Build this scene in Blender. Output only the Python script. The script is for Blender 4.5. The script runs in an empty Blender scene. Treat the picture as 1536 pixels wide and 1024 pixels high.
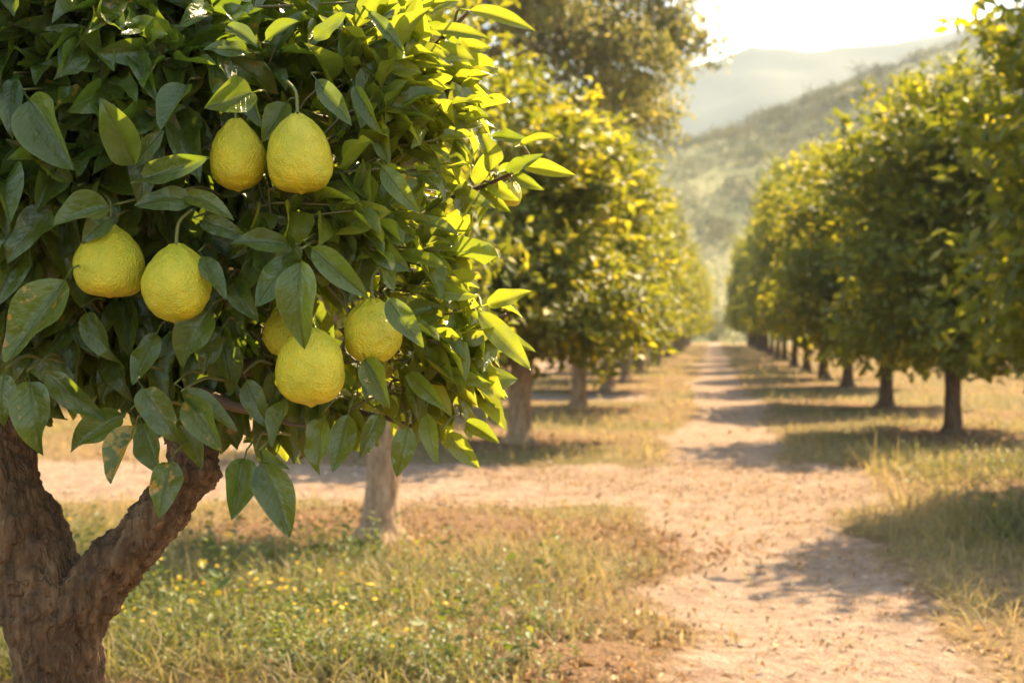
import bpy, math, random
import numpy as np
from mathutils import Vector, Matrix

R = math.radians
rng = np.random.default_rng(7)
random.seed(7)
sc = bpy.context.scene
COL = sc.collection

# ------------------------------------------------------------------ camera
CAM = np.array([0.0, 0.0, 1.2])
YAW, PITCH = R(8.1), R(-0.46)
F = 2133.0                                   # focal length in photo pixels (1536 wide)
cd = bpy.data.cameras.new('camera')
cam = bpy.data.objects.new('camera', cd); COL.objects.link(cam)
cd.lens = 50; cd.sensor_width = 36
cam.location = CAM
cam.rotation_euler = (R(90) + PITCH, 0, YAW)
cd.clip_start = 0.05; cd.clip_end = 6000
cd.dof.use_dof = True; cd.dof.focus_distance = 2.16; cd.dof.aperture_fstop = 6.0
cd.dof.aperture_blades = 0
sc.camera = cam
FW = np.array([-math.sin(YAW) * math.cos(PITCH), math.cos(YAW) * math.cos(PITCH), math.sin(PITCH)])
RT = np.array([math.cos(YAW), math.sin(YAW), 0.0])
UP = np.cross(RT, FW)

def P(px, py, d):
    """a point of the place, from a photo position and a depth"""
    px = np.asarray(px, float); py = np.asarray(py, float); d = np.asarray(d, float)
    return (CAM + FW * d[..., None] + RT * ((px - 768) / F * d)[..., None] - UP * ((py - 512) / F * d)[..., None])

def Pv(px, py, d): return P(np.array([px]), np.array([py]), np.array([d]))[0]

# ------------------------------------------------------------------ sky, sun, exposure
SUN_EL, SUN_AZ = R(48), R(30)               # azimuth measured clockwise from the row direction (+Y)
w = bpy.data.worlds.new('World'); sc.world = w; w.use_nodes = True
nt = w.node_tree; nt.nodes.clear()
sky = nt.nodes.new('ShaderNodeTexSky'); sky.sky_type = 'NISHITA'; sky.sun_disc = False
sky.sun_elevation = SUN_EL; sky.sun_rotation = SUN_AZ
sky.air_density = 1.0; sky.dust_density = 1.2; sky.ozone_density = 0.6
tint = nt.nodes.new('ShaderNodeMix'); tint.data_type = 'RGBA'; tint.blend_type = 'MULTIPLY'
tint.inputs[0].default_value = 1.0; tint.inputs[7].default_value = (1.0, 0.90, 0.73, 1)
bg = nt.nodes.new('ShaderNodeBackground'); bg.inputs[1].default_value = 0.15
wo = nt.nodes.new('ShaderNodeOutputWorld')
nt.links.new(sky.outputs[0], tint.inputs[6]); nt.links.new(tint.outputs[2], bg.inputs[0]); nt.links.new(bg.outputs[0], wo.inputs[0])
sd = bpy.data.lights.new('sun', 'SUN'); sun = bpy.data.objects.new('sun', sd); COL.objects.link(sun)
sd.energy = 5.0; sd.angle = R(0.6); sd.color = (1.0, 0.76, 0.45)
S = Vector((math.sin(SUN_AZ) * math.cos(SUN_EL), math.cos(SUN_AZ) * math.cos(SUN_EL), math.sin(SUN_EL)))
sun.rotation_euler = S.to_track_quat('Z', 'Y').to_euler()
sc.view_settings.view_transform = 'Standard'; sc.view_settings.look = 'None'
sc.view_settings.exposure = 2.1; sc.view_settings.gamma = 1
cy = sc.cycles
cy.use_denoising = True
cy.max_bounces = 7; cy.diffuse_bounces = 3; cy.glossy_bounces = 2; cy.transmission_bounces = 4
cy.transparent_max_bounces = 6; cy.volume_bounces = 1
cy.caustics_reflective = False; cy.caustics_refractive = False
cy.sample_clamp_indirect = 6.0

# ------------------------------------------------------------------ numeric helpers
def nrm(v): return v / np.maximum(np.linalg.norm(v, axis=-1, keepdims=True), 1e-9)

def _hash(i, j, k, seed):
    h = (i * 374761393 + j * 668265263 + k * 2147483647 + seed * 1274126177) & 0xFFFFFFFF
    h = ((h ^ (h >> 13)) * 1274126177) & 0xFFFFFFFF
    h = h ^ (h >> 16)
    return (h & 0xFFFFFF) / float(0xFFFFFF)

def vnoise(p, seed=0):
    p = np.asarray(p, float)
    i = np.floor(p).astype(np.int64); f = p - i; f = f * f * (3 - 2 * f)
    out = 0
    for dx in (0, 1):
        for dy in (0, 1):
            for dz in (0, 1):
                wgt = (f[:, 0] if dx else 1 - f[:, 0]) * (f[:, 1] if dy else 1 - f[:, 1]) * (f[:, 2] if dz else 1 - f[:, 2])
                out = out + wgt * _hash(i[:, 0] + dx, i[:, 1] + dy, i[:, 2] + dz, seed)
    return out * 2 - 1

def fbm(p, octv=4, seed=0, gain=0.5):
    a, s, out = 1.0, 1.0, 0
    for o in range(octv):
        out = out + a * vnoise(np.asarray(p) * s, seed + o * 17); a *= gain; s *= 2.03
    return out

def xy0(x, y, s=1.0): return np.stack([x * s, y * s, np.zeros_like(x)], -1)

def smooth(a, b, x):
    t = np.clip((x - a) / (b - a), 0, 1); return t * t * (3 - 2 * t)

def mk(name, v, f, mat, parent=None, uv=None, col=None, smooth_=True, extra=None):
    """one mesh object; f is an (n,4) or (n,3) array, or a list of such arrays"""
    v = np.asarray(v, np.float32); fl = f if isinstance(f, list) else [f]
    me = bpy.data.meshes.new(name)
    me.vertices.add(len(v)); me.vertices.foreach_set('co', v.ravel())
    li = np.concatenate([a.ravel() for a in fl]).astype(np.int32)
    tot = np.concatenate([np.full(len(a), a.shape[1], np.int32) for a in fl])
    st = np.concatenate([[0], np.cumsum(tot)[:-1]]).astype(np.int32)
    me.loops.add(len(li)); me.loops.foreach_set('vertex_index', li)
    me.polygons.add(len(tot)); me.polygons.foreach_set('loop_start', st); me.polygons.foreach_set('loop_total', tot)
    if smooth_: me.polygons.foreach_set('use_smooth', np.ones(len(tot), bool))
    if uv is not None:
        l = me.uv_layers.new(name='UVMap'); l.data.foreach_set('uv', np.asarray(uv, np.float32)[li].ravel())
    if col is not None:
        a = me.color_attributes.new('tone', 'FLOAT_COLOR', 'POINT')
        c = np.ones((len(v), 4), np.float32); c[:, :col.shape[1]] = col
        a.data.foreach_set('color', c.ravel())
    me.update(calc_edges=True)
    if mat: me.materials.append(mat)
    o = bpy.data.objects.new(name, me); COL.objects.link(o)
    if parent: o.parent = parent
    return o

def empty(name, loc, label=None, cat=None, group=None):
    o = bpy.data.objects.new(name, None); COL.objects.link(o); o.location = loc
    o.empty_display_size = 0.2
    tag(o, label, cat, group); return o

def tag(o, label=None, cat=None, group=None, kind=None):
    if label: o['label'] = label
    if cat: o['category'] = cat
    if group: o['group'] = group
    if kind: o['kind'] = kind

# ------------------------------------------------------------------ leaf templates
def leaf_template(nv, nu, curl, fold, wave, twist, shape=0, petiole=True, seed=0):
    """unit leaf, +Y from stalk to tip, X across in -.5..+.5, Z the upper face"""
    r = np.random.default_rng(seed)
    vs = list(np.linspace(0, 1, nv + 1))
    rows = ([-0.16] if petiole else []) + vs
    V, UVs = [], []
    ph = r.uniform(0, 6.28, 3)
    side = r.uniform(-.12, .12)
    for t in rows:
        if t < 0: hw = 0.018
        else:
            tt = min(max(t, 0.0), 1.0)
            if shape == 0: hw = 0.5 * (np.sin(np.pi * tt ** 0.82) ** 0.78) * (1 - 0.18 * tt)
            else: hw = 0.5 * (np.sin(np.pi * tt ** 0.95) ** 0.7)
            hw = max(hw, 0.02 if t < 0.5 else 0.006)
        for k in range(nu + 1):
            u = -1 + 2 * k / nu
            e = 1 + 0.05 * wave * math.sin(9 * t + ph[0] + u)
            x = u * hw * e + side * math.sin(math.pi * max(t, 0)) * 0.5
            y = t - curl * 0.12 * t * t
            zc = -curl * (0.32 * max(t, 0) ** 2)
            z = fold * 1.5 * abs(u) * hw
            z += wave * 0.08 * (abs(u) ** 1.5) * math.sin(11 * t + ph[1] + (2.1 if u > 0 else 0))
            z += wave * 0.035 * math.sin(17 * t + ph[2]) * u * u
            z -= 0.25 * fold * (u * hw) ** 2 * 2
            a = twist * max(t, 0)
            x, z = x * math.cos(a) - z * math.sin(a), x * math.sin(a) + z * math.cos(a)
            V.append((x, y, zc, z)); UVs.append((u * 0.5 + 0.5, t))
    n = len(rows)
    Fc = [(i * (nu + 1) + k, i * (nu + 1) + k + 1, (i + 1) * (nu + 1) + k + 1, (i + 1) * (nu + 1) + k) for i in range(n - 1) for k in range(nu)]
    return np.array(V), np.array(Fc), np.array(UVs)

def template_set(K, nv, nu, seed=0, strength=1.0, shape=0, petiole=True):
    r = np.random.default_rng(seed); T = []
    for k in range(K):
        T.append(leaf_template(nv, nu, r.uniform(-.15, 1.1) * strength, r.uniform(.15, .75) * strength, r.uniform(.3, 1.3) * strength, r.uniform(-.6, .6) * strength, shape, petiole, seed * 50 + k))
    return np.stack([t[0] for t in T]), T[0][1], T[0][2]

def place_leaves(T, base, axis, normal, L, W, tone, r):
    """instances the templates into one vertex soup"""
    TV, TF, TU = T
    n = len(base); k = r.integers(0, len(TV), n)
    a = nrm(axis); nn = normal - a * np.sum(normal * a, -1, keepdims=True)
    bad = np.linalg.norm(nn, axis=-1) < 1e-3
    nn[bad] = np.cross(a[bad], [1, 0.2, 0.1]); nn = nrm(nn)
    s = np.cross(a, nn)
    t = TV[k]                                                  # n,V,3
    v = base[:, None] + (t[..., 0:1] * (s * W[:, None])[:, None] + t[..., 1:2] * (a * L[:, None])[:, None] + t[..., 2:3] * (nn * L[:, None])[:, None] + t[..., 3:4] * (nn * W[:, None])[:, None])
    nv = TV.shape[1]
    f = (TF[None] + (np.arange(n) * nv)[:, None, None]).reshape(-1, TF.shape[1])
    uv = np.tile(TU, (n, 1)); col = np.repeat(tone, nv, axis=0)
    return v.reshape(-1, 3), f, uv, col

class Soup:
    def __init__(s): s.v, s.f, s.uv, s.c, s.n = [], [], [], [], 0
    def add(s, v, f, uv=None, c=None):
        s.v.append(v); s.f.append(f + s.n); s.n += len(v)
        s.uv.append(uv if uv is not None else np.zeros((len(v), 2)))
        s.c.append(c if c is not None else np.ones((len(v), 3)) * .5)
    def build(s, name, mat, parent=None, smooth_=True):
        byn = {}
        for f in s.f: byn.setdefault(f.shape[1], []).append(f)
        return mk(name, np.concatenate(s.v), [np.concatenate(x) for x in byn.values()], mat, parent, np.concatenate(s.uv), np.concatenate(s.c), smooth_)

def tube(pts, rad, seg=8, cap=True):
    pts = np.asarray(pts, float); rad = np.asarray(rad, float); n = len(pts)
    t = nrm(np.gradient(pts, axis=0)); ref = np.array([0.13, 0.31, 0.94])
    if abs(np.dot(t[0], ref)) > 0.9: ref = np.array([1., 0.1, 0])
    a = nrm(np.cross(t, ref)); b = np.cross(t, a)
    an = np.linspace(0, 2 * np.pi, seg, endpoint=False)
    v = pts[:, None] + rad[:, None, None] * (np.cos(an)[None, :, None] * a[:, None] + np.sin(an)[None, :, None] * b[:, None])
    i = np.arange(n - 1)[:, None] * seg; k = np.arange(seg)[None]; k2 = (k + 1) % seg
    f = np.stack([i + k, i + k2, i + seg + k2, i + seg + k], -1).reshape(-1, 4)
    v = v.reshape(-1, 3)
    if cap:
        v = np.concatenate([v, pts[:1] - t[:1] * rad[0] * .4, pts[-1:] + t[-1:] * rad[-1] * .5]); m = n * seg
        kk = np.arange(seg); k3 = (kk + 1) % seg
        f = [f, np.concatenate([np.stack([k3, kk, np.full(seg, m)], -1), np.stack([kk + (n - 1) * seg, k3 + (n - 1) * seg, np.full(seg, m + 1)], -1)])]
    else: f = [f]
    return v, f

def spline(pts, n):
    """Catmull-Rom through points (columns may include a radius)"""
    p = np.asarray(pts, float); p = np.concatenate([2 * p[:1] - p[1:2], p, 2 * p[-1:] - p[-2:-1]])
    m = len(p) - 3; out = []
    for t in np.linspace(0, m - 1e-6, n):
        i = int(t); u = t - i; a, b, c, d = p[i:i + 4]
        out.append(0.5 * ((2 * b) + (c - a) * u + (2 * a - 5 * b + 4 * c - d) * u * u + (3 * b - a - 3 * c + d) * u ** 3))
    return np.array(out)

def fused(tubes, voxel, smooth_it=4):
    """joins tubes into one continuous skin, returned as plain arrays"""
    s = Soup()
    for v, f in tubes:
        base = s.n; s.v.append(v); s.n += len(v)
        for a in f: s.f.append(a + base)
        s.uv.append(np.zeros((len(v), 2))); s.c.append(np.zeros((len(v), 3)))
    o = s.build('tmp', None)
    m = o.modifiers.new('r', 'REMESH'); m.mode = 'VOXEL'; m.voxel_size = voxel
    m2 = o.modifiers.new('s', 'SMOOTH'); m2.iterations = smooth_it; m2.factor = .6
    dg = bpy.context.evaluated_depsgraph_get(); ev = o.evaluated_get(dg); me = ev.to_mesh()
    v = np.empty(len(me.vertices) * 3, np.float32); me.vertices.foreach_get('co', v); v = v.reshape(-1, 3).astype(float)
    nn = np.empty(len(me.vertices) * 3, np.float32); me.vertices.foreach_get('normal', nn); nn = nn.reshape(-1, 3).astype(float)
    li = np.empty(len(me.loops), np.int32); me.loops.foreach_get('vertex_index', li)
    tot = np.empty(len(me.polygons), np.int32); me.polygons.foreach_get('loop_total', tot)
    st = np.empty(len(me.polygons), np.int32); me.polygons.foreach_get('loop_start', st)
    fs = [li[st[tot == k][:, None] + np.arange(k)] for k in (3, 4) if (tot == k).any()]
    ev.to_mesh_clear(); old = o.data; bpy.data.objects.remove(o); bpy.data.meshes.remove(old)
    return v, nn, fs

# ------------------------------------------------------------------ materials
def newmat(name):
    m = bpy.data.materials.new(name); m.use_nodes = True; m.node_tree.nodes.clear()
    return m, m.node_tree.nodes, m.node_tree.links

def N(nodes, t, **kw):
    n = nodes.new(t)
    for k, v in kw.items():
        if k.startswith('i_'):
            key = k[2:]; key = int(key) if key.isdigit() else key.replace('_', ' ')
            n.inputs[key].default_value = v
        else: setattr(n, k, v)
    return n

def mixc(nodes, links, fac, a, b, bt='MIX'):
    m = nodes.new('ShaderNodeMix'); m.data_type = 'RGBA'; m.blend_type = bt
    for i, x in ((0, fac), (6, a), (7, b)):
        if isinstance(x, (int, float)): m.inputs[i].default_value = x
        elif isinstance(x, tuple): m.inputs[i].default_value = (*x, 1)
        else: links.new(x, m.inputs[i])
    return m.outputs[2]

def mth(nodes, links, op, a, b=None, c=None, clamp=False):
    m = nodes.new('ShaderNodeMath'); m.operation = op; m.use_clamp = clamp
    for i, x in enumerate((a, b, c)):
        if x is None: continue
        if isinstance(x, (int, float)): m.inputs[i].default_value = x
        else: links.new(x, m.inputs[i])
    return m.outputs[0]

def ramp(nodes, links, fac, stops):
    r = nodes.new('ShaderNodeValToRGB'); e = r.color_ramp.elements
    while len(e) < len(stops): e.new(0.5)
    for el, (p, c) in zip(e, stops): el.position = p; el.color = (*c, 1) if len(c) == 3 else c
    links.new(fac, r.inputs[0]); return r.outputs[0]

def noise(nodes, links, scale, detail=4, vec=None, rough=.55, dist=0):
    n = N(nodes, 'ShaderNodeTexNoise'); n.inputs['Scale'].default_value = scale; n.inputs['Detail'].default_value = detail
    n.inputs['Roughness'].default_value = rough; n.inputs['Distortion'].default_value = dist
    if vec: links.new(vec, n.inputs['Vector'])
    return n.outputs[0]

def leaf_material(name, dark, mid, yellow, trans_dark, trans_yel, rough=.36, veins=True, tmix=.42, spec=.5):
    """tone.r random, tone.g yellowness, tone.b blotches"""
    m, n, l = newmat(name)
    at = N(n, 'ShaderNodeAttribute', attribute_name='tone'); sp = n.new('ShaderNodeSeparateColor'); l.new(at.outputs[0], sp.inputs[0])
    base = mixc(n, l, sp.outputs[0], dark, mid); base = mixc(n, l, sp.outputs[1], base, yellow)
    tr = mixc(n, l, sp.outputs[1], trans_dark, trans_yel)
    bs = N(n, 'ShaderNodeBsdfPrincipled'); bs.inputs['Roughness'].default_value = rough
    bs.inputs['Specular IOR Level'].default_value = spec
    if veins: bs.inputs['Coat Weight'].default_value = .3; bs.inputs['Coat Roughness'].default_value = .13
    tl = n.new('ShaderNodeBsdfTranslucent'); mx = n.new('ShaderNodeMixShader'); mx.inputs[0].default_value = tmix
    if veins:
        uv = n.new('ShaderNodeUVMap'); sx = n.new('ShaderNodeSeparateXYZ'); l.new(uv.outputs[0], sx.inputs[0])
        u = mth(n, l, 'ABSOLUTE', mth(n, l, 'MULTIPLY', mth(n, l, 'SUBTRACT', sx.outputs[0], .5), 2.0))
        geo = n.new('ShaderNodeTexCoord')
        nz = noise(n, l, 45, 3, geo.outputs['Object'])
        vv = mth(n, l, 'SUBTRACT', mth(n, l, 'MULTIPLY', sx.outputs[1], 9.0), mth(n, l, 'MULTIPLY', u, 2.6))
        vv = mth(n, l, 'ADD', vv, mth(n, l, 'MULTIPLY', nz, .5))
        tri = mth(n, l, 'ABSOLUTE', mth(n, l, 'SUBTRACT', mth(n, l, 'FRACT', vv), .5))          # 0 on the vein
        vein = mth(n, l, 'SUBTRACT', 1.0, mth(n, l, 'DIVIDE', tri, .10), clamp=True)
        vein = mth(n, l, 'MULTIPLY', vein, mth(n, l, 'SUBTRACT', 1.0, mth(n, l, 'MULTIPLY', u, .75)))
        rib = mth(n, l, 'SUBTRACT', 1.0, mth(n, l, 'DIVIDE', u, .07), clamp=True)
        vr = mth(n, l, 'MAXIMUM', rib, mth(n, l, 'MULTIPLY', vein, .38))
        edge = mth(n, l, 'MULTIPLY', mth(n, l, 'SUBTRACT', u, .93, clamp=True), 8.0, clamp=True)
        lite = mixc(n, l, .62, base, (.26, .31, .07))
        base = mixc(n, l, mth(n, l, 'MULTIPLY', mth(n, l, 'MAXIMUM', vr, edge), .8), base, lite)
        # worn pale mottling, also painting in patchy light, and yellow-brown blotches
        mo = noise(n, l, 30, 5, geo.outputs['Object'])
        base = mixc(n, l, mth(n, l, 'MULTIPLY', mth(n, l, 'SUBTRACT', mo, .50, clamp=True), 6.0, clamp=True), base, mixc(n, l, .34, base, (.13, .18, .04)))
        bl = noise(n, l, 55, 4, geo.outputs['Object'], .6)
        th = mth(n, l, 'SUBTRACT', .80, mth(n, l, 'MULTIPLY', sp.outputs[2], .26))
        bm = mth(n, l, 'MULTIPLY', mth(n, l, 'SUBTRACT', bl, th, clamp=True), 14.0, clamp=True)
        base = mixc(n, l, bm, base, ramp(n, l, bl, [(.5, (.30, .26, .04)), (.68, (.36, .20, .03)), (.8, (.25, .11, .03))]))
        tr = mixc(n, l, bm, tr, (.45, .25, .03))
        bh = mth(n, l, 'ADD', mth(n, l, 'MULTIPLY', vr, -.45), mth(n, l, 'ADD', mth(n, l, 'MULTIPLY', noise(n, l, 90, 3, geo.outputs['Object']), .6), mth(n, l, 'MULTIPLY', noise(n, l, 32, 2, geo.outputs['Object']), 1.6)))
        bp = n.new('ShaderNodeBump'); bp.inputs['Strength'].default_value = 1.0; bp.inputs['Distance'].default_value = .0042
        l.new(bh, bp.inputs['Height']); l.new(bp.outputs[0], bs.inputs['Normal'])
        rr = mth(n, l, 'ADD', rough - .10, mth(n, l, 'MULTIPLY', mo, .26)); l.new(rr, bs.inputs['Roughness'])
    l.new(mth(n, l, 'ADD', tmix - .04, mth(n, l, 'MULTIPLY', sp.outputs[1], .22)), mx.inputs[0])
    l.new(base, bs.inputs['Base Color']); l.new(tr, tl.inputs[0])
    l.new(bs.outputs[0], mx.inputs[1]); l.new(tl.outputs[0], mx.inputs[2])
    o = n.new('ShaderNodeOutputMaterial'); l.new(mx.outputs[0], o.inputs[0])
    return m

M_LEAF = leaf_material('citrus_leaf', (.024, .050, .008), (.074, .122, .015), (.20, .24, .018), (.17, .25, .016), (.47, .46, .022), rough=.24, tmix=.42)
M_FAR = leaf_material('orchard_leaf', (.034, .058, .007), (.095, .125, .013), (.36, .30, .015), (.22, .245, .012), (.58, .47, .02), rough=.52, veins=False, tmix=.42, spec=.36)
M_TALL = leaf_material('tall_tree_leaf', (.05, .058, .015), (.11, .115, .026), (.26, .22, .05), (.30, .30, .05), (.55, .43, .09), rough=.5, veins=False, tmix=.4)
M_GRASS = leaf_material('grass_blade', (.050, .058, .016), (.105, .098, .030), (.40, .29, .13), (.17, .18, .03), (.46, .33, .13), rough=.6, veins=False, tmix=.34, spec=.25)
M_LITTER = leaf_material('dry_leaf', (.16, .085, .035), (.34, .19, .09), (.50, .36, .20), (.25, .12, .04), (.4, .25, .1), rough=.7, veins=False, tmix=.15, spec=.2)

def petal_material():
    m, n, l = newmat('yellow_petal')
    b = N(n, 'ShaderNodeBsdfPrincipled'); b.inputs['Base Color'].default_value = (.78, .50, .02, 1); b.inputs['Roughness'].default_value = .6
    t = n.new('ShaderNodeBsdfTranslucent'); t.inputs[0].default_value = (.8, .5, .02, 1)
    x = n.new('ShaderNodeMixShader'); x.inputs[0].default_value = .4; o = n.new('ShaderNodeOutputMaterial')
    l.new(b.outputs[0], x.inputs[1]); l.new(t.outputs[0], x.inputs[2]); l.new(x.outputs[0], o.inputs[0]); return m
M_PETAL = petal_material()

def fruit_material():
    m, n, l = newmat('citrus_rind')
    tc = n.new('ShaderNodeTexCoord'); v = tc.outputs['Object']
    sx = n.new('ShaderNodeSeparateXYZ'); l.new(v, sx.inputs[0])
    big = noise(n, l, 18, 4, v)
    c = ramp(n, l, big, [(.25, (.37, .36, .010)), (.5, (.54, .45, .012)), (.75, (.68, .52, .018))])
    oi = n.new('ShaderNodeObjectInfo'); mot = noise(n, l, 24, 5, v, .6, .5)
    gk = mth(n, l, 'MULTIPLY', mth(n, l, 'SUBTRACT', mth(n, l, 'ADD', mot, mth(n, l, 'MULTIPLY', oi.outputs['Random'], .22)), .56, clamp=True), 3.5, clamp=True)
    c = mixc(n, l, mth(n, l, 'MULTIPLY', gk, .65), c, (.34, .37, .02))
    c = mixc(n, l, mth(n, l, 'MULTIPLY', mth(n, l, 'SUBTRACT', noise(n, l, 38, 5, v, .7), .66, clamp=True), 9.0, clamp=True), c, (.36, .25, .05))
    top = mth(n, l, 'MULTIPLY', mth(n, l, 'SUBTRACT', sx.outputs[2], .030, clamp=True), 22.0, clamp=True)
    c = mixc(n, l, mth(n, l, 'MULTIPLY', top, .45), c, (.36, .38, .03))
    sp = noise(n, l, 160, 2, v)
    c = mixc(n, l, mth(n, l, 'MULTIPLY', mth(n, l, 'SUBTRACT', sp, .68, clamp=True), 4.0, clamp=True), c, (.34, .26, .03))
    wr = noise(n, l, 55, 5, v, .6, .8)
    vo = N(n, 'ShaderNodeTexVoronoi'); vo.inputs['Scale'].default_value = 420; l.new(v, vo.inputs['Vector'])
    h = mth(n, l, 'ADD', mth(n, l, 'MULTIPLY', wr, 1.0), mth(n, l, 'MULTIPLY', vo.outputs[0], .28))
    h = mth(n, l, 'ADD', h, mth(n, l, 'MULTIPLY', noise(n, l, 150, 3, v), .5))
    bp = n.new('ShaderNodeBump'); bp.inputs['Strength'].default_value = 1.0; bp.inputs['Distance'].default_value = .0055; l.new(h, bp.inputs['Height'])
    b = N(n, 'ShaderNodeBsdfPrincipled'); l.new(c, b.inputs['Base Color']); b.inputs['Roughness'].default_value = .38; b.inputs['Specular IOR Level'].default_value = .5
    b.inputs['Subsurface Weight'].default_value = .12; b.inputs['Subsurface Radius'].default_value = (.012, .008, .002); b.inputs['Subsurface Scale'].default_value = .6
    l.new(bp.outputs[0], b.inputs['Normal'])
    o = n.new('ShaderNodeOutputMaterial'); l.new(b.outputs[0], o.inputs[0]); return m
M_FRUIT = fruit_material()

def bark_material(name, c0, c1, c2, scale=1.0, bump=.006):
    m, n, l = newmat(name)
    tc = n.new('ShaderNodeTexCoord'); mp = n.new('ShaderNodeMapping'); mp.inputs['Scale'].default_value = (1, 1, .22)
    l.new(tc.outputs['Object'], mp.inputs[0]); v = mp.outputs[0]
    a = noise(n, l, 38 * scale, 6, v, .65, .6); b2 = noise(n, l, 9 * scale, 4, tc.outputs['Object'])
    vo = N(n, 'ShaderNodeTexVoronoi', feature='DISTANCE_TO_EDGE'); vo.inputs['Scale'].default_value = 17 * scale
    wv = mixc(n, l, .16, v, N(n, 'ShaderNodeTexNoise', i_Scale=20.0 * scale).outputs[1]); l.new(wv, vo.inputs['Vector'])
    crack = mth(n, l, 'MULTIPLY', vo.outputs[0], 6.0, clamp=True)
    c = ramp(n, l, a, [(.36, c0), (.51, c1), (.66, c2)])
    c = mixc(n, l, mth(n, l, 'MULTIPLY', b2, .6), c, c1)
    c = mixc(n, l, mth(n, l, 'MULTIPLY', mth(n, l, 'SUBTRACT', 1.0, crack, clamp=True), mth(n, l, 'MULTIPLY', b2, .7)), c, tuple(x * .45 for x in c0))
    gp = mth(n, l, 'MULTIPLY', mth(n, l, 'SUBTRACT', noise(n, l, 13 * scale, 5, tc.outputs['Object'], .7), .54, clamp=True), 7.0, clamp=True)
    c = mixc(n, l, mth(n, l, 'MULTIPLY', gp, .5), c, tuple(x * .8 + .05 for x in c1))
    h = mth(n, l, 'ADD', mth(n, l, 'MULTIPLY', a, 1.3), mth(n, l, 'MULTIPLY', crack, .5))
    bp = n.new('ShaderNodeBump'); bp.inputs['Strength'].default_value = .9; bp.inputs['Distance'].default_value = bump; l.new(h, bp.inputs['Height'])
    b = N(n, 'ShaderNodeBsdfPrincipled'); l.new(c, b.inputs['Base Color']); b.inputs['Roughness'].default_value = .85
    b.inputs['Specular IOR Level'].default_value = .25
    l.new(bp.outputs[0], b.inputs['Normal']); o = n.new('ShaderNodeOutputMaterial'); l.new(b.outputs[0], o.inputs[0]); return m
M_BARK = bark_material('citrus_bark', (.040, .022, .011), (.105, .060, .030), (.22, .138, .075))
M_BARK3 = bark_material('dark_orchard_bark', (.05, .028, .016), (.11, .066, .038), (.18, .115, .07), .7, .008)
M_BARK2 = bark_material('orchard_bark', (.17, .105, .06), (.30, .195, .115), (.46, .33, .21), .7, .008)

def twig_material():
    m, n, l = newmat('green_twig')
    at = N(n, 'ShaderNodeAttribute', attribute_name='tone'); sp = n.new('ShaderNodeSeparateColor'); l.new(at.outputs[0], sp.inputs[0])
    b = N(n, 'ShaderNodeBsdfPrincipled'); l.new(mixc(n, l, sp.outputs[0], (.13, .15, .03), (.11, .065, .035)), b.inputs['Base Color']); b.inputs['Roughness'].default_value = .65
    o = n.new('ShaderNodeOutputMaterial'); l.new(b.outputs[0], o.inputs[0]); return m
M_TWIG = twig_material()

def ground_material():
    """tone.r sandy track, tone.g dry mulch, tone.b green"""
    m, n, l = newmat('orchard_soil')
    at = N(n, 'ShaderNodeAttribute', attribute_name='tone'); sp = n.new('ShaderNodeSeparateColor'); l.new(at.outputs[0], sp.inputs[0])
    tc = n.new('ShaderNodeTexCoord'); v = tc.outputs['Object']
    n1 = noise(n, l, 2.3, 6, v, .62); n2 = noise(n, l, 14, 6, v, .65); n3 = noise(n, l, 70, 4, v, .6); n0 = noise(n, l, .35, 4, v)
    sand = ramp(n, l, n2, [(.3, (.22, .145, .10)), (.5, (.37, .27, .20)), (.70, (.52, .405, .32))])
    sand = mixc(n, l, mth(n, l, 'MULTIPLY', n1, .5), sand, (.44, .31, .21))
    sand = mixc(n, l, mth(n, l, 'MULTIPLY', mth(n, l, 'SUBTRACT', n3, .56, clamp=True), 5.0, clamp=True), sand, (.22, .14, .09))
    earth = ramp(n, l, n2, [(.3, (.16, .10, .05)), (.5, (.27, .18, .09)), (.75, (.40, .28, .14))])
    earth = mixc(n, l, mth(n, l, 'MULTIPLY', sp.outputs[2], .6), earth, (.16, .16, .05))
    earth = mixc(n, l, sp.outputs[1], earth, ramp(n, l, n3, [(.3, (.12, .07, .035)), (.55, (.26, .155, .085)), (.8, (.40, .27, .16))]))
    k = mth(n, l, 'ADD', sp.outputs[0], mth(n, l, 'MULTIPLY', mth(n, l, 'SUBTRACT', n1, .5), .9))
    k = mth(n, l, 'ADD', k, mth(n, l, 'MULTIPLY', mth(n, l, 'SUBTRACT', n2, .5), .5))
    k = mth(n, l, 'MULTIPLY', mth(n, l, 'SUBTRACT', k, .36, clamp=True), 4.0, clamp=True)
    c = mixc(n, l, k, earth, sand)
    pt = mth(n, l, 'MULTIPLY', mth(n, l, 'SUBTRACT', noise(n, l, 3.2, 6, v, .7, .6), .50, clamp=True), 5.0, clamp=True)
    c = mixc(n, l, mth(n, l, 'MULTIPLY', pt, .75), c, (.21, .125, .08))
    h = mth(n, l, 'ADD', mth(n, l, 'MULTIPLY', n2, .7), mth(n, l, 'MULTIPLY', n3, .5))
    h = mth(n, l, 'ADD', h, mth(n, l, 'MULTIPLY', noise(n, l, 6, 5, v, .7, .5), .8))
    bp = n.new('ShaderNodeBump'); bp.inputs['Strength'].default_value = 1.0; bp.inputs['Distance'].default_value = .10; l.new(h, bp.inputs['Height'])
    b = N(n, 'ShaderNodeBsdfPrincipled'); l.new(c, b.inputs['Base Color']); b.inputs['Roughness'].default_value = .95; b.inputs['Specular IOR Level'].default_value = .1
    l.new(bp.outputs[0], b.inputs['Normal']); o = n.new('ShaderNodeOutputMaterial'); l.new(b.outputs[0], o.inputs[0]); return m
M_GROUND = ground_material()

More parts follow.
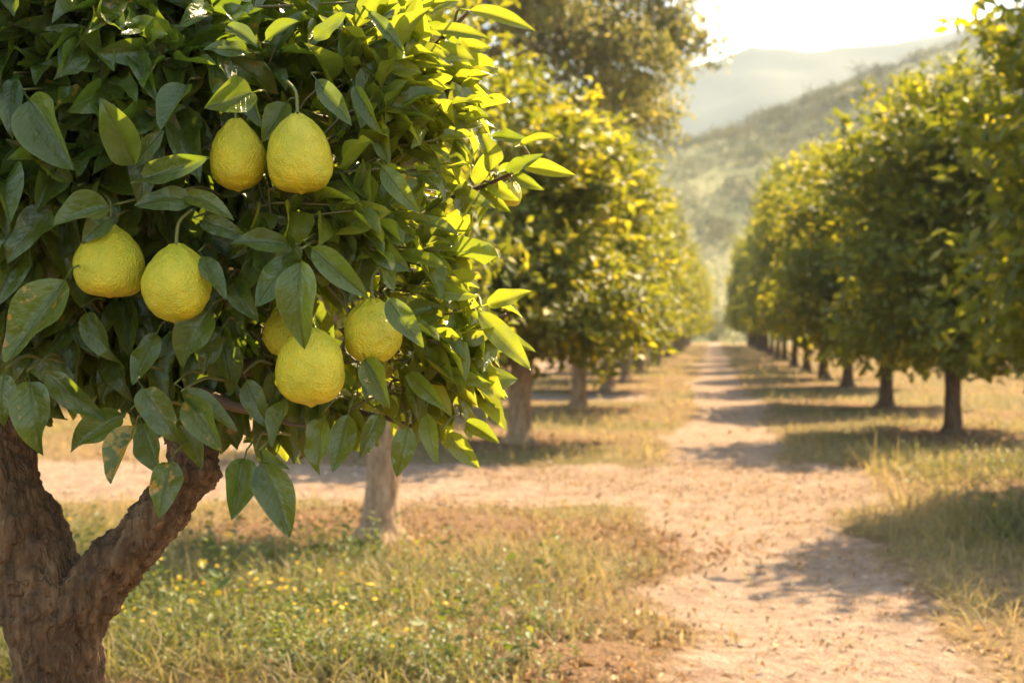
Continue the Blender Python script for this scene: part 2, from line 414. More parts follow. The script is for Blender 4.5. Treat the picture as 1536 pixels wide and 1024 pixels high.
def simple_noise_mat(name, stops, scale, rough=.9, bump=0.0, bscale=1.0):
    m, n, l = newmat(name); tc = n.new('ShaderNodeTexCoord'); v = tc.outputs['Object']
    a = noise(n, l, scale, 6, v, .6); b = N(n, 'ShaderNodeBsdfPrincipled'); l.new(ramp(n, l, a, stops), b.inputs['Base Color'])
    b.inputs['Roughness'].default_value = rough; b.inputs['Specular IOR Level'].default_value = .2
    if bump:
        bp = n.new('ShaderNodeBump'); bp.inputs['Strength'].default_value = .8; bp.inputs['Distance'].default_value = bump
        l.new(noise(n, l, scale * bscale, 5, v), bp.inputs['Height']); l.new(bp.outputs[0], b.inputs['Normal'])
    o = n.new('ShaderNodeOutputMaterial'); l.new(b.outputs[0], o.inputs[0]); return m
M_HILL = simple_noise_mat('hillside_earth', [(.3, (.08, .095, .03)), (.5, (.13, .135, .05)), (.7, (.20, .18, .08))], .06)
M_MOUNT = simple_noise_mat('mountain_scrub', [(.3, (.022, .034, .026)), (.5, (.038, .050, .036)), (.7, (.06, .07, .05))], .02)
M_STONE = simple_noise_mat('pebble_stone', [(.3, (.30, .20, .12)), (.5, (.44, .32, .22)), (.7, (.60, .47, .34))], 12)

# ------------------------------------------------------------------ ground
XL, XR = -2.05, 2.68                      # the two tree rows beside the track
def hgt(x, y):
    p = xy0(x, y)
    h = .05 * vnoise(p * .35, 3) + .022 * vnoise(p * 1.3, 4)
    fade = 1 - smooth(60, 120, np.abs(y))
    return h * fade

def track(x, y):
    """0..1: how far a spot is inside the sandy tracks"""
    p = xy0(x, y)
    xc = .25 - .12 * smooth(8, 16, y) - .12 * smooth(16, 50, y) + .12 * np.sin(y * .35)
    hw = .50 + .08 * np.sin(y * .8 + 1) + .05 * (1 - smooth(4, 9, y))
    m = 1 - smooth(-.35, .35, np.abs(x - xc) - hw)
    yc = 11.2 + .10 * (x + 2) ; hw2 = 1.35
    m2 = (1 - smooth(-.5, .5, np.abs(y - yc) - hw2)) * (1 - smooth(.9, 1.5, x))
    m3 = (1 - smooth(-.8, .8, np.abs(y - 26 - .05 * x) - 1.6)) * (1 - smooth(-1.6, -.8, x)) * .9
    m4 = (1 - smooth(-.5, .5, np.abs(x + 5.4) - .9)) * .9 * smooth(12, 16, y)
    w_ = .30 * vnoise(p * 1.1, 9) + .24 * vnoise(p * 3.1, 10)
    return np.clip(np.maximum.reduce([m, m2, m3, m4]) + w_ * .9, 0, 1)

def mulch(x, y):
    m = np.zeros_like(x)
    for tx in (XL, XR):
        yy = y if tx == XR else y
        dy = (np.mod(yy - (8.45 if tx == XL else 10.1) + 3.25, 6.5) - 3.25)
        m = np.maximum(m, 1 - smooth(.5, 1.3, np.hypot(x - tx, dy * .8)))
    m = np.maximum(m, 1 - smooth(.7, 1.5, np.hypot((x + 1.7) * .55, (y - 7.8) * .9)))
    rb = smooth(1.0, 1.5, x) * (1 - smooth(6.4, 8.2, y + .3 * x))
    lb = (1 - smooth(.2, .7, np.abs(x + .55))) * (1 - smooth(8.0, 9.4, y))
    return np.clip(np.maximum.reduce([m, rb * .9, lb * .8]) + .25 * vnoise(xy0(x, y, .9), 21), 0, 1)

def build_ground():
    def axis(lo, hi, fine_lo, fine_hi, step, grow=1.12):
        a = list(np.arange(fine_lo, fine_hi, step)); s = step
        while a[-1] < hi: s *= grow; a.append(a[-1] + s)
        s = step
        while a[0] > lo: s *= grow; a.insert(0, a[0] - s)
        return np.array(a)
    xs = axis(-2500, 2500, -8, 8, .10); ys = axis(-2500, 3500, 3.5, 30, .10)
    X, Y = np.meshgrid(xs, ys); x, y = X.ravel(), Y.ravel()
    z = hgt(x, y); t = track(x, y); near = 1 - smooth(25, 40, y)
    z = z - .03 * t * near
    z += near * (.014 * fbm(xy0(x, y, 4.5), 3, 5) + .022 * np.maximum(vnoise(xy0(x, y, 2.2), 6), 0) * (1 - t * .5))
    nx, ny = len(xs), len(ys); i = np.arange(ny - 1)[:, None] * nx + np.arange(nx - 1)[None]
    f = np.stack([i, i + 1, i + nx + 1, i + nx], -1).reshape(-1, 4)
    g = smooth(-.2, .5, vnoise(xy0(x, y, .6), 31))
    col = np.stack([t, mulch(x, y), g], -1)
    o = mk('ground', np.stack([x, y, z], -1), f, M_GROUND, col=col); tag(o, kind='structure')
build_ground()

# ------------------------------------------------------------------ hills
def sheet(name, xs, ys, zf, mat):
    X, Y = np.meshgrid(xs, ys); x, y = X.ravel(), Y.ravel(); nx, ny = len(xs), len(ys)
    i = np.arange(ny - 1)[:, None] * nx + np.arange(nx - 1)[None]
    f = np.stack([i, i + 1, i + nx + 1, i + nx], -1).reshape(-1, 4)
    o = mk(name, np.stack([x, y, zf(x, y)], -1), f, mat); tag(o, kind='structure'); return o

def hill_h(x, y):
    ridge = np.interp(x, [-260, -120, -60, -10, 6, 22, 38, 60, 90, 160, 300], [2, 14, 25, 36.5, 40.5, 45.5, 51.5, 62, 76, 92, 98])
    up = smooth(132, 285, y) ** .92; down = 1 - .75 * smooth(285, 520, y)
    return ridge * np.minimum(up, down) * (1 - smooth(460, 555, y)) + 1.4 * fbm(xy0(x, y, .03), 3, 41) * up - .6 - 2.0 * (1 - smooth(128, 134, y))
sheet('hillside', np.linspace(-280, 330, 150), np.linspace(128, 555, 130), hill_h, M_HILL)

def mount_h(x, y):
    r = np.interp(x, [-900, -320, -150, -75, -16, 20, 45, 80, 115, 200, 320, 900], [60, 95, 130, 158, 192, 203, 198, 200, 210, 236, 260, 180])
    return np.minimum(r, 215) * .79 * np.clip((y - 560) / 225, 0, 1) ** .85 * (1 - .9 * np.clip((y - 790) / 200, 0, 1) ** .8) + 4 * fbm(xy0(x, y, .018), 4, 51) - 4
sheet('mountain', np.linspace(-1000, 1000, 260), np.linspace(560, 1060, 90), mount_h, M_MOUNT)

def hillside_scrub():
    """bushes over the far slope: many lumpy leafy clumps, one mass"""
    r = np.random.default_rng(5); s = Soup(); n = 2600
    x = r.uniform(-90, 130, n * 3); y = r.uniform(133, 292, n * 3)
    dens = .62 + .5 * vnoise(xy0(x, y, .055), 61)
    k = (r.random(n * 3) < dens) & (x > -25 - (y - 120) * .2) & (x < y * .45 + 10); x, y = x[k][:n], y[k][:n]; z = hill_h(x, y); sz = r.uniform(1.0, 2.6, len(x)) * np.where(r.random(len(x)) < .06, 1.7, 1)
    m = 70; T = template_set(3, 1, 1, 3, 1.0, petiole=False)
    nn = len(x)
    c = np.repeat(np.stack([x, y, z + sz * .35], -1), m, 0); ss = np.repeat(sz, m)
    d = nrm(r.normal(size=(nn * m, 3))); d[:, 2] = np.abs(d[:, 2]) * .9 - .15
    lump = .75 + .35 * vnoise(d * 1.7 + np.repeat(r.uniform(0, 90, (nn, 3)), m, 0), 4)
    p = c + d * (ss * lump)[:, None] * np.array([1, 1, .8])
    tone = np.stack([np.repeat(r.random(nn), m) * .7 + .3 * r.random(nn * m), np.clip(np.repeat(r.uniform(-.2, .5, nn), m), 0, 1), np.zeros(nn * m)], -1)
    L = ss * r.uniform(.35, .6, nn * m)
    s.add(*place_leaves(T, p, nrm(r.normal(size=(nn * m, 3))), d + r.normal(size=(nn * m, 3)) * .3, L, L * .8, tone, r))
    o = s.build('hillside_scrub', M_SCRUB); tag(o, kind='stuff')
M_SCRUB = leaf_material('scrub_leaf', (.035, .045, .018), (.075, .085, .03), (.24, .21, .10), (.12, .12, .04), (.25, .2, .07), rough=.7, veins=False, tmix=.25, spec=.2)
hillside_scrub()

# ------------------------------------------------------------------ orchard trees
def orchard_trunk(seed, parent=None, fork=.95, rad=.105, top=2.2, lean=0.0, mat=None):
    r = np.random.default_rng(seed)
    th = r.uniform(0, 6.28); w1, w2 = r.uniform(-.05, .05, 2)
    pts = [(0, 0, -.25, rad * 1.9), (0, 0, -.02, rad * 1.55), (w1 * .3, w2 * .3, .12, rad * 1.12), (w1, w2, fork * .5, rad * .95), (w1 * .6 + lean, w2 * .6, fork, rad)]
    sp = spline(pts, 16); tubes = [tube(sp[:, :3], sp[:, 3], 14)]
    for k in range(4):
        a = th + k * 1.57 + r.uniform(-.4, .4); dx, dy = math.cos(a), math.sin(a)
        q = [(pts[-1][0] - dx * .02, pts[-1][1] - dy * .02, fork - .1, rad * .75), (dx * .2, dy * .2, fork + .28, rad * .55), (dx * .5, dy * .5, fork + .8, rad * .4), (dx * .7, dy * .7, top + r.uniform(-.2, .4), rad * .2)]
        q = spline(q, 12); tubes.append(tube(q[:, :3], q[:, 3], 9))
    for k in range(5):                                                     # root flare
        a = th + k * 1.26 + r.uniform(-.3, .3); dx, dy = math.cos(a), math.sin(a)
        q = spline([(dx * .03, dy * .03, .18, rad * .4), (dx * rad * 1.3, dy * rad * 1.3, .02, rad * .35), (dx * rad * 2.4, dy * rad * 2.4, -.10, rad * .2)], 6)
        tubes.append(tube(q[:, :3], q[:, 3], 8))
    v, nn, fs = fused(tubes, .02, 2)
    q = np.stack([v[:, 0] * 9, v[:, 1] * 9, v[:, 2] * 2.2], -1)
    v = v + nn * (fbm(q, 4, seed) * .011)[:, None]
    return mk('trunk', v, fs, mat or M_BARK2, parent)

def crown_soup(seed, n_tuft, zc, rx, rz, leaf=.12, per=10, lobes=16, yel=.12, shoots=30, leader=False):
    r = np.random.default_rng(seed); s = Soup(); T = template_set(8, 2, 2, seed, .9, petiole=False)
    ld = nrm(r.normal(size=(lobes, 3))); lc = ld * r.uniform(.45, .78, (lobes, 1)) * np.array([rx, rx, rz]); lr = r.uniform(.34, .6, lobes) * rx
    a_ = np.linspace(0, 6.28, 8)[:7] + r.uniform(0, 1); ring = np.stack([np.cos(a_) * rx * .55, np.sin(a_) * rx * .55, np.full(7, -rz * .62) + r.uniform(-.1, .15, 7)], -1)
    lc = np.concatenate([lc, ring, np.array([[0, 0, 0], [0, 0, rz * .45], [0, 0, -rz * .4]])]); lr = np.concatenate([lr, [rx * .42] * 7, [rx * .7] * 3])
    if leader: lc = np.concatenate([lc, [[.30, 0, rz * .98], [.36, .05, rz * 1.18], [.38, 0, rz * 1.38]]]); lr = np.concatenate([lr, [.55, .42, .30]])
    pick = r.choice(len(lr), n_tuft, p=lr ** 2 / np.sum(lr ** 2))
    d = nrm(r.normal(size=(n_tuft, 3))); rad = r.random(n_tuft) ** .38
    p = lc[pick] + d * (lr[pick] * rad)[:, None] * np.array([1, 1, 1.1])
    p = p * (1 + .10 * vnoise(p * 1.9, seed))[:, None]
    p[:, 2] = np.maximum(p[:, 2], -rz * .96 + .12 * vnoise(p * 2.0, seed + 1) - .0)
    out = nrm(p / np.array([rx, rx, rz]) + 1e-6)
    if shoots:
        k = r.integers(0, n_tuft, shoots); e = nrm(out[k] + np.array([0, 0, .5]) + r.normal(size=(shoots, 3)) * .3)
        for t in (.12, .24, .36): p = np.concatenate([p, p[k] + e * t]); out = np.concatenate([out, e])
    m = len(p); P_ = np.repeat(p, per, 0); O = np.repeat(out, per, 0); n = m * per
    P_ = P_ + r.normal(size=(n, 3)) * .075
    ax = nrm(O * .7 + r.normal(size=(n, 3)) * .75 + np.array([0, 0, -.25])); no = O * .5 + np.array([0, 0, .75]) + r.normal(size=(n, 3)) * .45
    L = leaf * r.uniform(.65, 1.25, n)
    tr_ = np.repeat(r.random(m), per); y_ = np.repeat(r.random(m), per)
    yl = np.where(y_ < yel, r.uniform(.6, 1, n), r.uniform(0, .28, n)) ; yl = np.where(r.random(n) < .03, 1.0, yl)
    tone = np.stack([np.clip(tr_ * .6 + r.random(n) * .4, 0, 1), yl, np.zeros(n)], -1)
    v, f, uv, c = place_leaves(T, P_, ax, no, L, L * r.uniform(.45, .62, n), tone, r); v[:, 2] += zc
    s.add(v, f, uv, c)
    return s

EMP = bpy.data.objects.new('proto', None)   # never linked: holds the first copies' transforms
trunks = [orchard_trunk(100 + k, fork=.95 + .1 * (k % 2), rad=.10 + .012 * k, top=2.4, lean=.03 * k, mat=M_BARK3 if k == 0 else None) for k in range(3)]
crowns = [crown_soup(200 + k, 2100, 2.80, 1.42 + .07 * (k % 2), 1.98, leaf=.135, per=10, lobes=17, yel=.06 + .07 * (k == 0)).build('crown', M_FAR) for k in range(4)]
crowns.append(crown_soup(211, 2200, 2.80, 1.42, 1.98, leaf=.135, per=10, lobes=17, yel=.08, leader=True).build('crown', M_FAR))
crowns.insert(4, crown_soup(210, 760, 2.80, 1.46, 1.98, leaf=.125, per=9, lobes=11, yel=.08, shoots=40).build('crown', M_FAR))
tr_mesh = [o.data for o in trunks]; cr_mesh = [o.data for o in crowns]
for o in trunks + crowns: bpy.data.objects.remove(o)

ORD = ['first', 'second', 'third', 'fourth', 'fifth', 'sixth', 'seventh', 'eighth', 'ninth', 'tenth', 'eleventh', 'twelfth', 'thirteenth', 'fourteenth', 'fifteenth', 'sixteenth', 'seventeenth', 'eighteenth']
r_t = np.random.default_rng(17)
def orchard_tree(x, y, label, group, sc_=(1, 1, 1), ci=None, ti=None, rot=None, cz=0.0, ts=1.0):
    z = float(hgt(np.array([x]), np.array([y]))[0])
    t = empty('citrus_tree', (x, y, z), label, 'tree', group)
    t.rotation_euler = (0, 0, r_t.choice([0, math.pi]) + r_t.uniform(-.25, .25) if rot is None else rot); t.scale = (sc_[0], sc_[1] * 1.3, sc_[2])
    a = bpy.data.objects.new('trunk', tr_mesh[ti if ti is not None else int(r_t.integers(0, 3))]); COL.objects.link(a); a.parent = t; a.scale = (ts, ts, 1)
    b = bpy.data.objects.new('crown', cr_mesh[ci if ci is not None else int(r_t.integers(0, 4))]); COL.objects.link(b); b.parent = t; b.location = (0, 0, cz)
    return t

G1, G2 = 'citrus trees in the row with the hanging fruit', 'citrus trees in the row across the track'
left_extra = {0: 'small citrus tree with a pale bare trunk just behind the fruiting branches', 1: 'citrus tree with yellow-flecked crown and tan trunk beside the sandy cross track', 2: 'citrus tree third along the row with the fruiting tree, thin dark trunk'}
for i in range(17):
    y = 8.45 + 6.55 * i + (0 if i < 3 else r_t.uniform(-.4, .4))
    lab = left_extra.get(i, f'dense green citrus tree, {ORD[i]} beyond the fruiting tree in its row')
    s0 = {0: (.62, .62, .80), 1: (1.12, 1.0, .82), 2: (1.1, 1, .88)}.get(i, (1.08 + .28 * (i > 9), 1, r_t.uniform(.92, 1.02) + .012 * i))
    orchard_tree(XL + (r_t.uniform(-.12, .12) if i > 2 else (.14 if i == 0 else 0)), y - (.45 if i == 0 else 0), lab, G1, s0, ci={0: 4, 1: 0, 2: 2}.get(i), ti={0: 2, 1: 1}.get(i, 1 + i % 2), cz={0: .25}.get(i, .06), ts={0: 1.4}.get(i, 1.0))
right_extra = {0: 'big citrus tree cut by the picture edge, its dark crown hanging low over the grass', 1: 'full citrus tree with dark red-brown trunk behind the green weeds across the track', 2: 'citrus tree with a taller upright sprig rising above its crown across the track', 3: 'slim-trunked citrus tree just beyond the one with the upright sprig'}
for i in range(17):
    y = 10.2 + 6.45 * i + (r_t.uniform(-.5, .5) if i > 2 else 0)
    lab = right_extra.get(i, f'sunlit citrus tree, {ORD[i]} along the row across the track')
    s0 = {0: (1.0, .98, .98), 1: (1.05, .95, .84), 2: (1.18, 1.0, .92), 3: (1.15, 1.0, 1.06)}.get(i, (1.15 + .2 * (i > 9), 1.05, min(1.0 + .06 * i, 1.45) * r_t.uniform(.93, 1.05)))
    orchard_tree(XR + (.38 if i == 0 else 0), y, lab, G2, s0, ci={0: 1, 1: 3, 2: 5}.get(i), ti=0, rot=0.0 if i == 2 else None, cz=-.04)
for j, (xr, nm) in enumerate(((-9.0, 'row behind the fruiting row'), (-16.0, 'farthest-off row on the fruiting side'), (9.6, 'second row across the track'), (16.5, 'outer row across the track'))):
    for i in range(12):
        y = 16 + 7.0 * i + r_t.uniform(-.4, .4) + j
        orchard_tree(xr + r_t.uniform(-.3, .3), y, f'citrus tree {ORD[i]} of the {nm}'.replace('farthest-off', 'outer'), 'citrus trees in the ' + nm.replace('farthest-off', 'outer'), (1.05, 1.05, r_t.uniform(.9, 1.1)))

def tall_tree():
    x, y = -7.2, 36.0
    t = empty('tall_tree', (x, y, 0), 'tall brownish feathery tree rising above the citrus row against the bright sky', 'tree')
    r = np.random.default_rng(77); tubes = []
    q = spline([(0, 0, -.3, .42), (.1, 0, 3, .32), (.2, .1, 7, .25), (.1, 0, 11, .15), (.3, 0, 15, .05)], 26); tubes.append(tube(q[:, :3], q[:, 3], 12))
    s = Soup(); T = template_set(6, 2, 1, 8, .8, petiole=False)
    for k in range(62):
        z0 = 6.3 + 9.0 * (k / 61) ; a = k * 2.4 + r.uniform(-.3, .3); ln = (6.5 - .34 * max(z0 - 8.5, 0)) * r.uniform(.75, 1.1)
        if k in (3, 7, 11, 15): a = -.15
        d = np.array([math.cos(a), math.sin(a), 0]); rise = r.uniform(.15, .5)
        q = spline([(.15, .05, z0, .10), tuple(d * ln * .4 + np.array([0, 0, z0 + ln * .4 * rise])) + (.06,), tuple(d * ln * .75 + np.array([0, 0, z0 + ln * .55 * rise])) + (.035,), tuple(d * ln + np.array([0, 0, z0 + ln * .35 * rise])) + (.012,)], 14)
        tubes.append(tube(q[:, :3], np.maximum(q[:, 3], .022), 6))
        m = 185; tt = r.random(m) ** .7 * 10 + 3.4; ii = np.clip(tt.astype(int), 0, 13); c = q[ii, :3] + r.normal(size=(m, 3)) * np.array([.42, .42, .24]); c[:, 2] -= r.random(m) * .55
        per = 13; n = m * per; P_ = np.repeat(c, per, 0) + r.normal(size=(n, 3)) * .17
        ax = nrm(r.normal(size=(n, 3)) * .7 + d * .4 + np.array([0, 0, -.8])); L = r.uniform(.11, .24, n)
        tone = np.stack([r.random(n), r.random(n) ** 2 * .8, np.zeros(n)], -1)
        s.add(*place_leaves(T, P_, ax, r.normal(size=(n, 3)) + np.array([0, -.2, .6]), L, L * .42, tone, r))
    v, nn, fs = fused(tubes, .045, 1); mk('trunk', v, fs, M_BARK2, t); s.build('crown', M_TALL, t)
tall_tree()

# ------------------------------------------------------------------ the fruiting tree, close to the camera
SIL = np.array([(-260, 520), (-60, 560), (60, 600), (120, 600), (170, 640), (215, 600), (250, 640), (300, 610), (350, 640), (400, 650), (470, 660), (560, 650),
                (620, 670), (680, 640), (730, 600), (770, 530), (775, 460), (735, 400), (745, 340), (785, 290), (815, 250), (790, 200), (765, 175), (765, 130),
                (725, 95), (715, 55), (690, 0), (640, -30), (500, -60), (300, -170), (0, -320), (-280, -280), (-420, 0), (-380, 320)], float)

def sil_dist(px, py):
    a = SIL; b = np.roll(SIL, -1, 0); p = np.stack([px, py], -1)[:, None]
    ab = b - a; t = np.clip(np.sum((p - a) * ab, -1) / np.sum(ab * ab, -1), 0, 1)
    d = np.min(np.linalg.norm(p - (a + t[..., None] * ab), axis=-1), 1)
    cond = (a[:, 1] > p[..., 1]) != (b[:, 1] > p[..., 1])
    with np.errstate(divide='ignore', invalid='ignore'):
        xi = (b[:, 0] - a[:, 0]) * (p[..., 1] - a[:, 1]) / (b[:, 1] - a[:, 1]) + a[:, 0]
    ins = np.sum(cond & (p[..., 0] < xi), 1) % 2 == 1
    return np.where(ins, d, -d)

FRUITS = [  # centre px, py, depth, width px, height px, lean, label
    (165, 390, 2.150, 104, 113, .06, 'big yellow fruit with visible green stalk, the outer one of the lower pair'),
    (265, 423, 2.115, 101, 119, -.03, 'big yellow fruit of the lower pair, hanging slightly lower than its neighbour with the stalk'),
    (356, 232, 2.170, 83, 106, .02, 'pear-necked citrus fruit, the smaller and greener one of the upper touching pair'),
    (449, 228, 2.130, 98, 124, .03, 'largest pear-necked citrus fruit of the upper touching pair, sunlit on its shoulder'),
    (466, 548, 2.120, 104, 120, .02, 'lowest hanging citrus fruit, big and round, half under a mottled leaf'),
    (559, 496, 2.170, 88, 102, -.02, 'round citrus fruit beside and above the lowest one, tucked under arching leaves'),
    (428, 497, 2.30, 62, 74, .05, 'small shaded citrus fruit peeping out behind the mottled leaf above the lowest fruit'),
    (765, 290, 2.62, 38, 42, .3, 'small citrus fruit half behind leaves at the tip of the sunlit outermost spray'),
    (568, 548, 2.33, 44, 46, .0, 'small citrus fruit showing just beneath the round fruit under arching leaves'),
]

TH = template_set(14, 14, 6, 11, 1.05)
TN = template_set(20, 8, 4, 12, 1.3)

# base, tip, width (photo px), depth, yellowness, blotches
HERO = [
    (44, 150, 110, 252, 74, 2.06, .1, .2), (203, 247, 152, 150, 54, 2.05, .12, .1), (205, 245, 236, 192, 32, 2.07, .2, .1), (212, 270, 311, 237, 40, 2.04, .05, .1),
    (378, 140, 309, 160, 52, 2.06, .25, .3), (281, 128, 243, 194, 45, 2.10, .05, .1), (195, 65, 235, 152, 30, 2.12, .0, .0), (372, 78, 306, 68, 28, 2.12, .1, 0),
    (372, 140, 393, 190, 28, 2.12, .2, 0), (165, 310, 83, 338, 55, 2.06, .15, .1), (108, 272, 44, 230, 27, 2.09, .1, 0), (168, 328, 120, 357, 36, 2.09, .08, 0),
    (88, 308, -4, 384, 52, 2.11, .05, .6), (98, 420, 13, 541, 70, 2.05, .08, .75), (304, 385, 337, 440, 30, 2.08, .1, 0), (312, 468, 270, 552, 56, 2.10, .0, .1),
    (440, 383, 385, 458, 46, 2.10, .0, 0), (432, 366, 349, 364, 36, 2.08, .12, .2), (350, 423, 377, 472, 36, 2.13, .0, 0), (292, 300, 196, 300, 38, 2.07, .1, .1),
    (278, 292, 347, 326, 30, 2.07, .22, .1), (452, 392, 443, 522, 60, 2.03, .18, .35), (468, 372, 553, 444, 40, 2.06, .2, 0), (582, 447, 633, 520, 36, 2.08, .15, .1),
    (548, 538, 584, 610, 38, 2.10, .3, .1), (568, 540, 546, 588, 30, 2.12, .05, 0), (484, 628, 470, 706, 44, 2.12, .2, .1), (522, 622, 499, 706, 38, 2.14, .1, .1),
    (612, 640, 600, 715, 36, 2.16, .2, .2), (672, 650, 718, 702, 30, 2.20, .5, 0), (731, 456, 792, 434, 27, 2.20, .55, 0), (718, 468, 794, 552, 34, 2.20, .5, 0),
    (745, 505, 802, 520, 22, 2.24, .35, 0), (700, 632, 748, 664, 24, 2.24, .3, 0), (44, 572, 64, 678, 58, 2.08, .05, .7), (70, 558, 148, 628, 38, 2.10, .08, .5),
    (8, 562, -4, 634, 44, 2.08, .0, .1), (184, 622, 99, 677, 48, 2.10, .0, .2), (203, 638, 167, 723, 48, 2.05, .12, 1.35), (213, 636, 243, 711, 42, 2.09, .0, .1),
    (214, 581, 268, 662, 48, 2.05, .1, .7), (280, 598, 332, 674, 46, 2.06, .1, .9), (258, 692, 239, 774, 46, 2.04, .1, .8), (274, 583, 352, 634, 32, 2.08, .15, .7),
    (367, 688, 347, 777, 48, 2.06, .03, .45), (395, 692, 430, 806, 56, 2.04, .05, .45), (388, 676, 421, 698, 17, 2.06, .1, .1),
    (706, 16, 806, 30, 24, 2.22, .65, 0), (655, 45, 731, 46, 22, 2.24, .5, 0), (652, 74, 711, 92, 29, 2.22, .5, 0), (605, 90, 675, 99, 21, 2.20, .5, 0), (617, 66, 631, -8, 32, 2.20, .5, 0),
    (553, 18, 609, 72, 21, 2.14, .15, 0), (780, 219, 834, 203, 21, 2.26, .8, .1), (785, 250, 861, 262, 25, 2.26, .65, 0), (758, 256, 803, 230, 20, 2.27, .2, 0), (735, 256, 733, 199, 34, 2.28, .5, 0),
    (688, 252, 684, 206, 34, 2.28, .15, 0), (738, 205, 792, 204, 20, 2.30, .2, 0), (768, 262, 815, 284, 18, 2.30, .3, 0), (475, 120, 527, 188, 30, 2.10, .15, .1), (532, 130, 568, 193, 25, 2.12, .2, 0),
    (573, 250, 625, 312, 31, 2.12, .25, 0), (590, 190, 628, 168, 30, 2.20, .35, 0), (430, 156, 391, 208, 40, 2.16, .65, 0), (636, 150, 598, 172, 22, 2.24, .3, 0), (560, 110, 612, 128, 20, 2.2, .3, 0),
    (700, 285, 655, 238, 26, 2.34, .35, 0), (722, 280, 765, 318, 24, 2.38, .4, 0), (690, 292, 702, 348, 26, 2.34, .3, 0), (668, 300, 632, 345, 26, 2.32, .25, 0), (742, 272, 722, 330, 24, 2.40, .45, 0), (712, 276, 735, 226, 24, 2.38, .5, 0),
    (728, 268, 778, 300, 24, 2.52, .55, 0), (660, 298, 690, 268, 24, 2.33, .3, 0), (680, 288, 742, 300, 22, 2.32, .35, 0), (750, 262, 782, 240, 20, 2.40, .5, 0), (640, 312, 600, 286, 26, 2.3, .2, 0),
    (470, 60, 520, 20, 26, 2.14, .2, 0), (400, 60, 445, 30, 26, 2.12, .2, 0), (340, 40, 385, 68, 26, 2.12, .1, 0), (120, 40, 90, 110, 30, 2.12, .0, 0), (60, 60, 130, 30, 30, 2.15, .05, 0),
    (620, 330, 690, 350, 24, 2.2, .35, 0), (600, 380, 668, 402, 26, 2.18, .35, 0), (640, 430, 712, 440, 26, 2.2, .4, 0), (660, 560, 735, 575, 24, 2.2, .3, .1), (610, 560, 668, 612, 26, 2.16, .2, .1),
    (330, 500, 300, 560, 34, 2.14, .05, .2), (130, 470, 170, 540, 38, 2.16, .0, .3), (235, 500, 200, 575, 36, 2.12, .0, .2), (370, 570, 400, 640, 36, 2.14, .05, .4), (20, 470, 60, 420, 30, 2.13, .05, .1),
    (270, 640, 300, 700, 34, 2.13, .1, .2), (430, 600, 410, 668, 34, 2.12, .1, .2), (570, 620, 545, 682, 30, 2.15, .15, 0), (640, 620, 650, 690, 28, 2.18, .25, 0),
    (500, 280, 560, 310, 26, 2.16, .2, 0), (520, 330, 590, 322, 24, 2.17, .25, 0), (300, 330, 372, 352, 28, 2.1, .08, 0), (5, 250, 55, 300, 34, 2.13, 0, .1), (20, 120, 10, 190, 36, 2.1, .02, .1),
]

